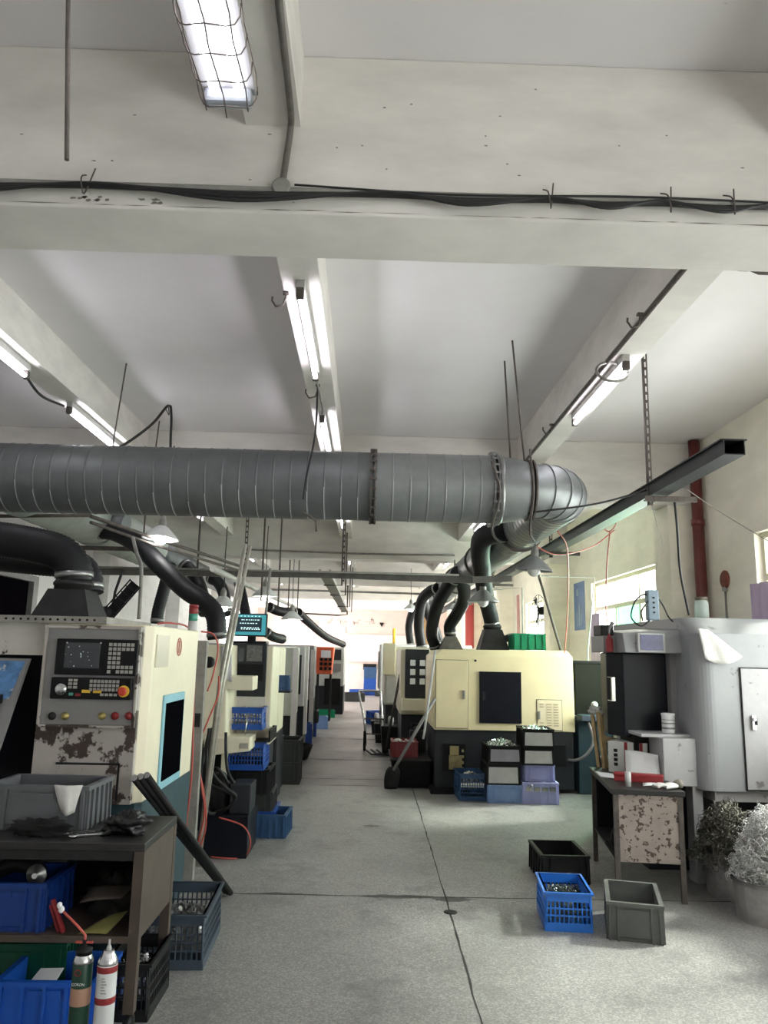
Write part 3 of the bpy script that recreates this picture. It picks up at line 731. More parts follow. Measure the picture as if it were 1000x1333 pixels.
# thin red air lines
GA = 'thin red air lines'
for k, (pts, w) in enumerate((
    ([AY(676,688,7.0),AY(690,705,7.2),AY(725,722,7.6),AY(770,712,8.2),AY(800,690,8.5)],'slung from the branch duct to the black tray'),
    ([AY(725,690,7.0),AY(738,712,7.4),AY(740,760,8.4),AY(738,810,9.2),AY(735,850,9.8)],'hanging down behind the cream machine'),
    ([AY(778,680,7.2),AY(792,692,7.5),AY(802,682,7.2),AY(797,668,7.0)],'looped under the black tray'),
    ([AY(794,692,7.5),AY(790,740,8.0),AY(789,790,8.4),AY(792,820,8.6)],'hanging in front of the far window'))):
    pipe('air_line', pts, .007, M_REDH, 'thin red air line ' + w, 'air hose', 6, GA)
pipe('cable', [AY(640,672,5.6), AY(710,665,5.4), AY(780,655,5.35), AY(842,638,5.3)], .008, M_CABLE, 'black cable strung from the elbow to the tray hanger', 'cable', 6)
t = thing('pole_frame', 'thin pale metal frame behind the cream machine', 'frame', (2.4,11,0))
b = MB(); b.tube([AY(705,750,10.8),AY(774,752,10.8),AY(765,850,10.8),(AY(765,850,10.8).x,10.8,0)],.012,6,smooth=False); b.tube([AY(642,768,10.9),AY(680,765,10.9),(AY(680,765,10.9).x,10.9,0)],.011,6,smooth=False); b.build('frame_tube', M_COND, t)
# wall fan silhouette by the far window
t = thing('wall_fan', 'black caged wall fan in front of the far right window', 'fan', AY(702,795,13.6))
c = AY(702,795,13.6)
b = MB()
for r in (.10,.19,.28): b.tube([c+Vector((r*math.cos(a)*.6-r*math.cos(a)*.0, r*math.cos(a)*.7, r*math.sin(a))) for a in [2*PI*k/24 for k in range(25)]], .006, 5)
for k in range(12):
    a = 2*PI*k/12; b.tube([c, c+Vector((.28*math.cos(a)*.6,.28*math.cos(a)*.7,.28*math.sin(a)))], .005, 4)
b.build('guard', M_BLACK, t)
b = MB(); b.ball(c+Vector((.06,-.02,0)), .085, (1.2,.8,.9)); b.bar(c+Vector((.06,0,0)), (3.34,14.0,c.z-.1), .03); b.build('motor', M_BLACK, t)
b = MB()
for k in range(3):
    a = 2*PI*k/3; d = Vector((math.cos(a)*.6, math.cos(a)*.7, math.sin(a))); e = Vector((-math.sin(a)*.6,-math.sin(a)*.7,math.cos(a)))
    b.loft([[c+d*.03+e*.02,c+d*.03-e*.02,c+d*.03-e*.02+Vector((.01,0,0)),c+d*.03+e*.02+Vector((.01,0,0))],[c+d*.25+e*.10,c+d*.25-e*.02,c+d*.25-e*.02+Vector((.01,0,0)),c+d*.25+e*.10+Vector((.01,0,0))]])
b.build('blade', M_DARK, t)
b = MB(); b.box(3.28,9.0,1.08,3.33,9.25,2.3); 
rings = [[(3.27+.02*math.sin(j*1.3),8.72+.05*j+.0,z) for j in range(0,9)] for z in (1.1,1.6,2.1)]
b = MB(); b.loft([[(3.28+.02*math.sin(j*1.9),10.9+.06*j,z) for j in range(9)] for z in (1.1,1.7,2.28)], False, True, False)
tag(b.build('curtain', M_CURT, thick=.004), 'pale purple curtain at the far window lower sash', 'curtain')
b = MB(); b.loft([[(3.28+.02*math.sin(j*1.9),6.2+.05*j,z) for j in range(7)] for z in (1.1,1.7,2.3)], False, True, False)
tag(b.build('curtain', M_CURT, thick=.004), 'pale purple curtain at the near window on the right edge', 'curtain')
# brown boards and little things on the back wall
b = MB(); a = AY(546,800,32.55); c = AY(560,843,32.55); b.box(a.x,32.53,c.z,c.x,32.6,a.z); tag(b.build('wall_board', M_WOOD), 'brown wooden board high on the back wall between the hoses', 'board')
b = MB(); a = AY(594,798,32.55); c = AY(605,845,32.55); b.box(a.x,32.53,c.z,c.x,32.6,a.z); tag(b.build('wall_board', M_WOOD), 'narrow brown board on the back wall at right', 'board')
b = MB(); a = AY(437,815,32.55); c = AY(450,824,32.55); b.box(a.x,32.56,c.z,c.x,32.6,a.z); tag(b.build('wall_notice', mat('pale_blue_paper', (.52,.56,.66), .7)), 'pale blue notice sheet on the back wall', 'notice')
p = AY(497,813,32.5); b = MB(); b.prism([(p.x-.1,p.z+.08),(p.x+.1,p.z+.08),(p.x,p.z-.1)], 'Y', 32.54, 32.6); tag(b.build('wall_bracket', M_DARK), 'small dark triangular bracket on the back wall', 'bracket')
p = AY(470,781,32.5); b = MB(); b.box(p.x-.09,32.3,p.z-.05,p.x+.09,32.6,p.z+.06); tag(b.build('wall_camera', M_DARK), 'small dark camera high on the back wall', 'camera')
t = thing('notice_board', 'big pale panel on the back wall with frame', 'panel', (.6,32.55,1.2))
a = AY(455,826,32.55); c = AY(540,862,32.55); b = MB(); b.box(a.x,32.55,c.z,c.x,32.578,a.z); b.build('panel_sheet', mat('pale_panel', (.80,.76,.70), .6, var=.08), t)
b = MB(); b.box(a.x-.05,32.53,a.z,c.x,32.578,a.z+.05); b.box(a.x-.05,32.53,c.z-.04,c.x,32.578,c.z); b.build('rim', mat('panel_rim', (.55,.50,.45), .6), t)
b = MB(); a = AY(473,864,32.5); c = AY(490,872,32.5); b.box(a.x,32.5,c.z,c.x,32.6,a.z); tag(b.build('wall_slot', M_BLACK), 'dark recess low in the back wall above the blue crates', 'recess')
# ------------------------------------------------------------------ crates and their loads
def crate(name, label, x, y, z, rz, W, D, H, m, style='euro', group=None, taper=.04, m2=None, cat='crate'):
    """Moulded crate, origin at the middle of its base. W across, D deep, H high."""
    b = MB(); t = .012; w0, d0 = W/2*(1-taper), D/2*(1-taper); w1, d1 = W/2-.014, D/2-.014
    def ring(w, d, h): return [(-w,-d,h),(w,-d,h),(w,d,h),(-w,d,h)]
    if style == 'lattice':
        b.box(-w0,-d0,0,w0,d0,.012)
        lw = lambda h: (w0+(w1-w0)*h/H, d0+(d1-d0)*h/H)
        for h0, h1 in ((.012,.05),(H-.055,H),): 
            A, B = lw(h0), lw(h1)
            b.loft([ring(A[0],A[1],h0), ring(B[0],B[1],h1), ring(B[0]-t,B[1]-t,h1), ring(A[0]-t,A[1]-t,h0), ring(A[0],A[1],h0)], False, False)
        nh = max(2, int((H-.1)/.036))
        for k in range(1, nh):
            h = .05+(H-.105)*k/nh; A = lw(h-.004); B = lw(h+.004)
            b.loft([ring(A[0],A[1],h-.004), ring(B[0],B[1],h+.004), ring(B[0]-t*.6,B[1]-t*.6,h+.004), ring(A[0]-t*.6,A[1]-t*.6,h-.004), ring(A[0],A[1],h-.004)], False, False)
        A, B = lw(.03), lw(H-.03)
        nx, ny = max(4, int(W/.03)), max(4, int(D/.03))
        for s in (-1, 1):
            for i in range(nx+1):
                u = -1+2*i/nx; ww = .02 if i in (0, nx) else .006
                b.bar((u*(A[0]-.006), s*(A[1]-.005), .03), (u*(B[0]-.006), s*(B[1]-.005), H-.03), ww, .008)
            for i in range(1, ny):
                u = -1+2*i/ny
                b.bar((s*(A[0]-.005), u*(A[1]-.006), .03), (s*(B[0]-.005), u*(B[1]-.006), H-.03), .006, .008)
        b.loft([ring(w1+.014,d1+.014,H-.004), ring(w1+.014,d1+.014,H), ring(w1-t,d1-t,H), ring(w1-t,d1-t,H-.012), ring(w1+.014,d1+.014,H-.012), ring(w1+.014,d1+.014,H-.004)], False, False)
    else:
        b.loft([ring(w0,d0,0), ring(w1,d1,H-.02), ring(w1+.014,d1+.014,H-.02), ring(w1+.014,d1+.014,H), ring(w1-t,d1-t,H), ring(w0-t,d0-t,.014)], True, False)
        lw = lambda h: (w0+(w1-w0)*h/H, d0+(d1-d0)*h/H)
        def rib_y(s, u, wd):      # rib on front/back
            A, B = lw(0), lw(H-.02)
            b.hexa([(u*A[0]-wd,s*A[1],.0),(u*A[0]+wd,s*A[1],.0),(u*A[0]+wd,s*(A[1]+.013),.0),(u*A[0]-wd,s*(A[1]+.013),.0),
                    (u*B[0]-wd,s*B[1],H-.02),(u*B[0]+wd,s*B[1],H-.02),(u*B[0]+wd,s*(B[1]+.014),H-.02),(u*B[0]-wd,s*(B[1]+.014),H-.02)])
        def rib_x(s, u, wd):
            A, B = lw(0), lw(H-.02)
            b.hexa([(s*A[0],u*A[1]-wd,.0),(s*(A[0]+.010),u*A[1]-wd,.0),(s*(A[0]+.010),u*A[1]+wd,.0),(s*A[0],u*A[1]+wd,.0),
                    (s*B[0],u*B[1]-wd,H-.02),(s*(B[0]+.012),u*B[1]-wd,H-.02),(s*(B[0]+.012),u*B[1]+wd,H-.02),(s*B[0],u*B[1]+wd,H-.02)])
        for s in (-1, 1):
            for u in ((-.95,.95) if m2 else (-.93,-.62,.62,.93) if style == 'euro' else (-.9,-.45,0,.45,.9)): rib_y(s, u, .007)
            for u in (-.93,-.6,-.2,.2,.6,.93): rib_x(s, u, .006)
        A = lw(H*.42); B = lw(H*.46)
        b.mi = 1 if m2 else 0
        if style == 'euro':
            A, B = lw(.02), lw(H-.03); pw = .91 if m2 else .58; po = .011 if m2 else .004
            for s in (-1, 1):
                b.hexa([(-A[0]*pw,s*A[1],.018),(A[0]*pw,s*A[1],.018),(A[0]*pw,s*(A[1]+po),.025),(-A[0]*pw,s*(A[1]+po),.025),
                        (-B[0]*pw,s*B[1],H-.04),(B[0]*pw,s*B[1],H-.04),(B[0]*pw,s*(B[1]+po),H-.04),(-B[0]*pw,s*(B[1]+po),H-.04)])
            b.mi = 0
        b.mi = 0
        for s in (-1, 1): b.box(-W*.16, s*(d1+.004)-.006, H-.06, W*.16, s*(d1+.004)+.006, H-.035)
    o = b.build(name, [m, m2] if m2 else m, loc=(0,0,0))
    o.location = (x, y, z); o.rotation_euler = (0, 0, rz)
    return tag(o, label, cat, group)
def load(name, label, x, y, z, w, d, h, m, n=70, rz=0, seed=1, size=.03, cat='metal parts'):
    """A heap of small turned parts filling a crate."""
    rnd = random.Random(seed); b = MB(); c, s = math.cos(rz), math.sin(rz)
    b.box(-w/2,-d/2,-.05,w/2,d/2,-.002)
    for k in range(n):
        u, v = (rnd.random()-.5)*w*.92, (rnd.random()-.5)*d*.92
        q = Vector((u, v, h*max(0, 1-(2*u/w)**2)*max(.1, 1-(2*v/d)**2)+rnd.random()*.012))
        a = Vector((rnd.random()-.5, rnd.random()-.5, (rnd.random()-.5)*.8)).normalized(); L = size*(.6+rnd.random())
        r = size*(.25+.3*rnd.random())
        b.tube([q-a*L*.5, q-a*L*.1, q-a*L*.1, q+a*L*.5], lambda i, r=r: (r, r, r*.55, r*.55)[i], 7, smooth=False)
    o = b.build(name, m, loc=(0,0,0)); o.location = (x, y, z); o.rotation_euler = (0,0,rz)
    return tag(o, label, cat, None, 'stuff')
# ------------------------------------------------------------------ big grey machine at the right
t = thing('turning_machine', 'big grey machine with black door at the right edge', 'machine', (2.9,7.2,0))
b = MB(); x0, x1, ya, yb = 2.55, 3.29, 6.0, 8.0; r = .13
poly = [(x1,ya)]
for k in range(9):
    a = PI/2*k/8; poly.append((x0+r-r*math.sin(a), ya+r-r*math.cos(a)))
poly += [(x0,yb),(x1,yb)]
def pz(z, dy=0): return [(x, y+(dy if y < ya+r+.01 else 0), z) for x, y in poly]
b.loft([pz(.68), pz(1.86), pz(1.99,.22)], True, False); body = b.build('enclosure', M_GREYM, t, bev=.006)
b = MB(); b.box(2.30,6.10,.70,2.60,6.6,1.05); b.box(2.16,6.18,1.05,2.62,6.62,1.075); b.build('side_ledge', M_GREYL, t, bev=.006)
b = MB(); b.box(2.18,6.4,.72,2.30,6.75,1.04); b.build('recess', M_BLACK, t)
b = MB(); b.box(2.62,6.35,0,3.28,7.98,.68); b.box(2.3,6.5,0,2.62,7.9,.7); b.build('base', M_CHAR, t)
b = MB(); b.box(2.66,6.05,.60,3.28,6.35,.68); b.box(2.52,6.12,0,2.60,6.25,.70); b.build('foot_frame', M_GREYL, t, bev=.005)
b = MB(); b.prism([(2.13,6.48),(2.50,6.48),(2.50,7.3),(2.25,7.3),(2.10,6.98),(2.05,6.66)], 'Z', 1.02, 1.70)
dr = b.build('sliding_door', M_NAVY, t, bev=.012)
b = MB(); b.bar((2.055,6.50,1.30),(2.055,6.50,1.50),.035,.02); b.box(2.035,6.505,1.30,2.075,6.60,1.31); b.box(2.035,6.505,1.49,2.075,6.60,1.50); b.build('door_handle', M_BRIGHT, dr, bev=.004)
b = MB(); b.prism([(2.50,1.70),(2.50,1.02),(2.56,1.02),(2.56,1.74)], 'Y', 6.40, 7.9); b.build('door_post', M_PANEL, t)
b = MB(); b.hexa([(2.10,6.30,1.70),(2.66,6.26,1.70),(2.66,6.9,1.70),(2.10,6.9,1.70),(2.10,6.36,1.86),(2.66,6.30,1.90),(2.66,6.9,1.93),(2.10,6.9,1.89)])
cb = b.build('control_box', M_GREYM, t, bev=.008)
b = MB(); a, c = AY(833,826,6.28), AY(863,847,6.28); b.box(a.x,6.262,c.z,c.x,6.30,a.z); b.build('display', mat('lilac_display', (.10,.10,.22), .25, var=.3, scale=20), cb)
b = MB(); b.box(a.x-.02,6.27,c.z-.015,c.x+.02,6.31,a.z+.012); b.build('display_rim', M_GREYP, cb, bev=.004)
b = MB(); b.box(2.0,6.55,1.70,2.12,6.9,1.84); b.build('terminal_box', M_PANEL, cb, bev=.006)
a, c = AY(964,870,5.99), AY(1008,1029,5.99)
b = MB(); b.box(a.x,5.988,c.z,3.27,6.002,a.z); dd = b.build('cabinet_door', M_GREYL, t, bev=.004)
b = MB(); w = .007; b.box(a.x-w,5.986,c.z-w,a.x,6.001,a.z+w); b.box(a.x,5.986,a.z,3.27,6.001,a.z+w); b.box(a.x,5.986,c.z-w,3.27,6.001,c.z); b.build('door_gap', M_BLACK, t)
c = AY(981,940,5.98); b = MB(); b.box(c.x-.016,5.965,c.z-.06,c.x+.016,5.99,c.z+.05); b.lathe([(.012,0),(.014,-.022)], (c.x,5.97,c.z+.02), 'Y', 12); b.build('latch', M_BRIGHT, dd, bev=.004)
b = MB(); b.box(c.x+.006,5.955,c.z-.02,c.x+.02,5.968,c.z+.03); b.build('lock_slot', M_BLACK, dd)
# things lying on or hanging from it
t = thing('glass_jar', 'clear glass jar with dark lid on the grey machine top', 'jar', (2.78,6.38,1.99))
b = MB(); b.lathe([(.0,.0),(.055,.0),(.058,.02),(.058,.13),(.047,.15),(.047,.165),(.043,.165),(.043,.15),(.054,.13),(.054,.012),(0,.010)], (2.78,6.38,1.99), n=24, cap=False); b.build('jar_body', M_JAR, t)
b = MB(); b.lathe([(.0,.155),(.05,.155),(.051,.18),(.0,.181)], (2.78,6.38,1.99), n=24); b.build('lid', mat('jar_lid', (.10,.08,.06), .5), t)
b = MB(); P = [AY(908,818,5.98),AY(930,822,5.975),AY(966,855,5.965),AY(938,862,5.955),AY(915,857,5.97)]
G = []
for i in range(7):
    v = i/6; row = []
    a = P[0].lerp(P[4], v) if v < .99 else P[4]; e = AY(918,820,6.02).lerp(P[2], v**.9)
    for j in range(9):
        u = j/8; q = a.lerp(e, u); q.y = 5.975-.035*v*(.6+.4*math.sin(u*9+v*2))-.012
        q.z -= .05*math.sin(u*PI)*v; row.append(q)
    G.append(row)
b.loft(G, False, True, False); tag(b.build('cloth', M_CLOTH, thick=.004), 'white cloth hanging over the top edge of the grey machine', 'cloth')
t = thing('white_can', 'small white can standing on the grey machine side ledge', 'can', AY(871,961,6.3))
c = AY(871,962,6.3); c.z = 1.076
b = MB(); b.lathe([(.048,0),(.05,.01),(.05,.13),(.053,.135),(.053,.15),(.047,.152),(.047,.14)], c, n=22); b.build('can_body', M_WHITE, t)
b = MB(); b.lathe([(.051,.03),(.051,.045)], c, n=22, cap=False); b.lathe([(.051,.07),(.051,.08)], c, n=22, cap=False); b.lathe([(.051,.10),(.051,.105)], c, n=22, cap=False); b.build('printed_band', M_PANEL, t)
# black box, red tool and spray nozzle on the control box
b = MB(); b.box(1.99,6.58,1.841,2.10,6.8,1.93); tag(b.build('radio_box', M_BLACK, bev=.008), 'black box with red side left of the display on the machine', 'box')
t = thing('red_bottle', 'small red spray bottle beside the black box on the machine', 'bottle', (2.03,6.46,1.70))
b = MB(); b.lathe([(.028,0),(.03,.01),(.03,.10),(.012,.13),(.012,.15)], (2.035,6.50,1.702), n=16); b.build('bottle_body', M_RED, t)
b = MB(); b.tube(cr([(2.035,6.5,1.85),(2.04,6.5,1.90),(2.07,6.5,1.95)],5), lambda i: .006+.0012*i, 8); b.build('nozzle', M_PANEL, t)

# ------------------------------------------------------------------ work bench with the pitted end panel
BR = math.radians(-8); BM = Matrix.Translation((1.775,5.69,0)) @ Matrix.Rotation(BR, 4, 'Z')
BW, BD, BH = .475, 1.08, .74
t = thing('work_bench', 'steel work bench with a pitted rusty end panel', 'bench', (1.775,5.69,0))
b = MB(); b.box(-.015,-.015,BH-.035,BW+.015,BD+.015,BH,BM); b.build('bench_top', M_TOP, t, bev=.004)
for u, v in ((0,0),(BW-.035,0),(0,BD-.035),(BW-.035,BD-.035)):
    b = MB(); b.box(u,v,0,u+.035,v+.035,BH-.035,BM); b.build('leg', M_RUST, t)
b = MB(); b.box(.035,.008,.285,BW-.035,.02,BH-.04,BM); b.build('end_panel', M_PITTED, t)
b = MB(); b.box(.035,.0,.255,BW-.035,.035,.285,BM); b.build('frame_rail', M_PITTED, t)
b = MB(); b.box(.035,.0,BH-.06,BW-.035,.03,BH-.035,BM); b.build('frame_rail', M_PITTED, t)
b = MB(); b.box(BW-.02,.035,.26,BW-.01,BD-.035,BH-.035,BM); b.box(.035,BD-.025,.26,BW-.035,BD-.012,BH-.035,BM); b.build('back_panel', M_BLACK, t)
b = MB(); b.box(.01,.03,.255,BW-.01,BD-.02,.27,BM); b.build('shelf', M_DARK, t)
def bp(u, v, z): return BM @ Vector((u, v, z))
# junk on its shelf
def lump(name, label, c, r, sc, m, seed, cat, amp=.25):
    b = MB(); b.ball((0,0,0), 1, (1,1,1), 44)
    off = Vector((seed*1.7, seed*.9, seed*2.3))
    for v in b.bm.verts:
        d = v.co.normalized()
        f = 1+amp*1.6*noise.noise(d*1.3+off)+amp*.9*(abs(noise.noise(d*2.6+off))*2-.6)+amp*.28*noise.noise(d*7+off)
        v.co = Vector((d.x*sc[0], d.y*sc[1], d.z*sc[2]))*r*f; v.co.z = max(v.co.z, -r*sc[2]*.8)
    z = min(v.co.z for v in b.bm.verts)
    o = b.build(name, m, loc=(0,0,z)); o.location = c; return tag(o, label, cat)
lump('rag_heap', 'heap of black rags on the shelf inside the work bench', bp(.10,.3,.27), .11, (.8,1.1,.8), M_RAG, 4, 'rag')
lump('rag', 'pinkish rag lying behind the black rags in the bench', bp(.25,.22,.27), .09, (.7,.8,1.2), mat('pink_rag', (.30,.18,.15), .9, var=.3), 9, 'rag')
b = MB(); c = bp(.05,.42,.275); b.tube([c+Vector((.05*math.cos(a),.05*math.sin(a),.01)) for a in [2*PI*k/16 for k in range(17)]], .009, 6); tag(b.build('metal_ring', M_DARK), 'dark iron ring lying on the bench shelf edge', 'ring')
# on the bench top
def paper(name, label, pts, m=None, curl=.0, cat='paper'):
    P = [Vector(p) for p in pts]; b = MB(); G = []
    for i in range(6):
        v = i/5; row = []
        for j in range(6):
            u = j/5; q = P[0].lerp(P[1],u).lerp(P[3].lerp(P[2],u), v); q.z += curl*math.sin(u*PI*1.2)*math.sin(v*2.2+.4); row.append(q)
        G.append(row)
    b.loft(G, False, True, False); return tag(b.build(name, m or M_WHITE, thick=.0015), label, cat)
paper('paper_sheet', 'white sheet of paper at the left back corner of the bench', [bp(-.005,.52,.743),bp(.19,.40,.743),bp(.17,.68,.743),bp(-.005,.82,.743)], curl=.004)
paper('paper_sheet', 'large white sheet propped up behind the red box', [bp(.20,.60,.742),bp(.44,.50,.742),bp(.44,.56,.92),bp(.22,.72,.93)], curl=.012)
paper('paper_sheet', 'white sheet leaning behind the propped sheet on the bench', [bp(.37,.50,.742),bp(.46,.52,.742),bp(.47,.66,.85),bp(.36,.68,.90)], curl=.005)
paper('folded_paper', 'white folded paper lying in front of the red box', [bp(.24,.16,.743),bp(.41,.17,.743),bp(.41,.29,.746),bp(.26,.28,.746)], curl=.010)
t = thing('red_tool_box', 'flat dark red box lying across the bench', 'box', bp(.22,.38,BH))
MBX = BM @ Matrix.Translation((.25,.37,BH+.002)) @ Matrix.Rotation(math.radians(-14),4,'Z')
b = MB(); b.box(-.175,-.045,0,.175,.045,.035,MBX); b.build('box_body', M_RED, t, bev=.004)
b = MB(); b.box(-.178,-.048,.035,.178,.048,.058,MBX); b.build('lid', M_RED, t, bev=.005)
t = thing('steel_sleeve', 'short pale steel cylinder standing at the bench front', 'cylinder', bp(.13,.12,BH))
b = MB(); b.lathe([(.014,0),(.022,0),(.022,.10),(.014,.10),(.014,.01)], bp(.13,.14,BH), n=20, cap=False); b.build('sleeve', M_GREYP, t)
t = thing('work_glove', 'dirty white work glove lying on the bench right front', 'glove', bp(.40,.12,BH))
b = MB(); c = bp(.42,.10,BH+.022)
b.ball(c, .05, (1.1,.9,.42), 16)
for k in range(4): b.tube(cr([c+Vector((-.03,-.02+.016*k-.01,0)), c+Vector((-.075,-.03+.019*k,.006)), c+Vector((-.11-.004*k,-.035+.022*k,-.008))],5), lambda i: .011, 8)
b.tube(cr([c+Vector((.0,-.04,0)),c+Vector((-.03,-.065,.0)),c+Vector((-.06,-.07,-.008))],5), .011, 8)
b.build('glove_body', M_CLOTH, t)
b = MB(); b.tube([c+Vector((.04,.01,.002)),c+Vector((.075,.02,.012)),c+Vector((.08,.022,.013))], lambda i: (.03,.034,.028)[i], 14); b.build('cuff', mat('glove_cuff', (.22,.20,.17), .9), t)
t = thing('carton', 'white carton with red stripes standing at the back of the bench', 'carton', bp(.32,.92,BH))
MC = BM @ Matrix.Translation((.30,.90,BH+.001)) @ Matrix.Rotation(math.radians(-22),4,'Z')
b = MB(); b.box(-.16,-.11,0,.15,.11,.24,MC); b.build('carton_body', mat('carton_white', (.62,.62,.60), .7, var=.1), t, bev=.003)
b = MB(); b.box(-.03,-.1125,0,-.005,-.1095,.24,MC); b.box(.09,-.1125,0,.115,-.1095,.24,MC); b.build('red_stripe', M_RED, t)
b = MB()
for k in range(4): b.box(-.115,-.1125,.05+k*.036,-.085,-.1095,.075+k*.036,MC)
b.build('print', M_DARK, t)
t = thing('wood_bracket', 'upright wooden bracket with a rag on top behind the bench', 'wooden bracket', bp(.03,1.0,BH))
a, c = AY(773,925,6.85), AY(786,1003,6.85)
b = MB(); b.bar((c.x-.02,6.72,BH+.001),(a.x+.02,6.76,a.z),.06,.025); b.bar((c.x-.06,6.78,BH+.001),(a.x-.03,6.80,a.z),.06,.025); b.build('upright', M_WOOD, t)
b = MB(); b.bar((c.x-.03,6.75,.98),(c.x+.09,6.74,.955),.025,.05); b.build('shelf_block', M_WOOD, t)
o = lump('rag', 'white and black rag draped on the wooden bracket', (a.x-.005,6.78,a.z-.03), .055, (1.0,.8,.8), mat('striped_rag', (.45,.45,.42), .9, var=.6, scale=30), 12, 'rag', .35)

# ------------------------------------------------------------------ dark cabinet between the machines
t = thing('coolant_cabinet', 'dark olive cabinet with teal base between bench and cream machine', 'cabinet', (2.75,9.0,0))
a = AY(746,862,9.95); c = AY(788,930,9.95); a.x = 2.66
b = MB(); b.box(a.x,9.95,c.z-.02,3.12,10.6,a.z-.01); b.build('upper_body', M_OLIVE, t, bev=.01)
b = MB(); b.box(a.x-.01,9.93,a.z-.012,3.13,10.62,a.z+.02); b.build('lid', M_BLACK, t)
b = MB(); b.box(a.x,9.85,.0,3.1,10.6,.88); b.build('base', M_TEAL, t, bev=.01)
b = MB(); b.box(a.x+.01,9.72,.88,2.98,9.95,c.z); b.build('motor_box', mat('motor_blue_grey', (.06,.08,.11), .45, var=.3), t, bev=.01)
q = Vector((a.x+.17,9.715,1.08)); b = MB(); b.lathe([(.045,0),(.04,-.02),(.015,-.03)], q, 'Y', 16); b.build('gauge', M_GREYP, t)
b = MB(); b.tube(cr([(a.x+.10,9.78,.90),(a.x+.14,9.70,.66),(a.x+.06,9.70,.50),(a.x-.05,9.75,.42),(a.x-.12,9.88,.40)],8),.018,8); b.build('drain_hose', M_PANEL, t)

# ------------------------------------------------------------------ crates on the floor at right
crate('crate', 'black plastic crate behind the blue lattice crate', 1.52,6.30,0,-.02,.37,.50,.20,M_BLK)
crate('crate', 'bright blue lattice crate on the floor beside the grey crate', 1.30,5.27,0,-.10,.305,.45,.225,mat('bright_blue_plastic', (.02,.16,.62), .35, var=.12),'lattice')
load('metal_parts', 'dark oily metal parts in the bright blue lattice crate', 1.30,5.27,.14,.25,.38,.04,mat('oily_parts', (.10,.12,.12), .35, .8, var=.5), 110, -.10, 5, .022)
crate('crate', 'dark grey crate with pale rim in front of the bench', 1.70,5.13,0,-.27,.33,.50,.215,mat('olive_grey_plastic', (.10,.105,.10), .5, var=.25),'euro')
b = MB(); c = Vector((1.62,5.22,.018)); b.hexa([c+Vector(q) for q in ((-.03,-.02,0),(.03,-.03,0),(.035,.03,0),(-.025,.03,0),(-.03,-.02,.03),(.03,-.03,.01),(.035,.03,.012),(-.025,.03,.03))]); tag(b.build('paper_scrap', M_WHITE), 'white scrap inside the dark grey crate', 'scrap')

# ------------------------------------------------------------------ swarf drums
def curls(name, label, c, R, H, n, m, seed, taper=.5):
    rnd = random.Random(seed); b = MB()
    for k in range(n):
        a = rnd.random()*2*PI; q = rnd.random()**.5; h = rnd.random()
        rr = R*(1-taper*h**1.5)*q
        p = Vector((c[0]+rr*math.cos(a), c[1]+rr*math.sin(a), c[2]+h*H*(1-.35*q*q)))
        d = Vector((rnd.random()-.5, rnd.random()-.5, rnd.random()-.4)).normalized()
        u = d.orthogonal().normalized(); v = d.cross(u)
        cr_ = .006+.012*rnd.random(); L = .03+.09*rnd.random(); tw = 2+rnd.random()*4; pts = []
        for j in range(13):
            s = j/12; ang = s*tw*2*PI*.6
            pts.append(p+d*(s-.5)*L+(u*math.cos(ang)+v*math.sin(ang))*cr_*(1+.8*s))
        w = .0016+.0016*rnd.random()
        b.tube(pts, w, 4, True, True)
    return tag(b.build(name, m), label, 'metal swarf', None, 'stuff')
def drum_bin(label, x, y, rb, rt, H):
    b = MB(); n = 16; rings = []
    def ring(r, z, k=0): return [(x+(r+(.006 if j % 2 else 0))*math.cos(2*PI*j/n), y+(r+(.006 if j % 2 else 0))*math.sin(2*PI*j/n), z) for j in range(n)]
    b.loft([ring(rb,0),ring(rt,H),ring(rt+.012,H),ring(rt+.012,H-.02),ring(rt+.012,H),ring(rt-.008,H),ring(rb-.008,.012)], True, False)
    return tag(b.build('swarf_drum', M_DRUM, loc=(x,y,0)), label, 'drum')
drum_bin('steel swarf drum in front at the lower right edge', 2.66,5.33,.19,.205,.25)
drum_bin('steel swarf drum behind the front one near the grey machine', 2.72,5.86,.21,.225,.30)
curls('swarf_heap', 'bright curly metal swarf heaped over the front drum', (2.73,5.40,.20), .27, .50, 1100, M_SWARF, 3)
curls('swarf_heap', 'dark oily curly swarf heaped over the rear drum', (2.62,5.80,.24), .27, .42, 800, M_SWARFD, 8)
# ------------------------------------------------------------------ hoods and hoses
def hood(b, x, y, z, w0, d0, w1, h):
    b.loft([[(x-w0,y-d0,z),(x+w0,y-d0,z),(x+w0,y+d0,z),(x-w0,y+d0,z)],[(x-w0,y-d0,z+.02),(x+w0,y-d0,z+.02),(x+w0,y+d0,z+.02),(x-w0,y+d0,z+.02)],[(x-w1,y-w1,z+h),(x+w1,y-w1,z+h),(x+w1,y+w1,z+h),(x-w1,y+w1,z+h)]], True, False)
    b.lathe([(w1*1.02,h-.01),(w1*1.02,h+.03),(w1*1.08,h+.03),(w1*1.08,h+.045),(w1*.9,h+.07)], (x,y,z), n=24)
def hose(label, pts, r, n=16, group='black suction hoses', step=.014):
    t = thing('suction_hose', label, 'hose', pts[0], group)
    b = MB(); b.hose(pts, r, n, step); b.build('hose_tube', M_HOSE, t)
    P = cr(pts, 14)
    for a, c in ((P[0], P[2]), (P[-1], P[-3])):
        d = (Vector(c)-Vector(a)).normalized(); b = MB(); b.tube([Vector(a)+d*.02, Vector(a)+d*.055], r*1.04, n); b.build('hose_clamp', M_STEEL, t)
    return t

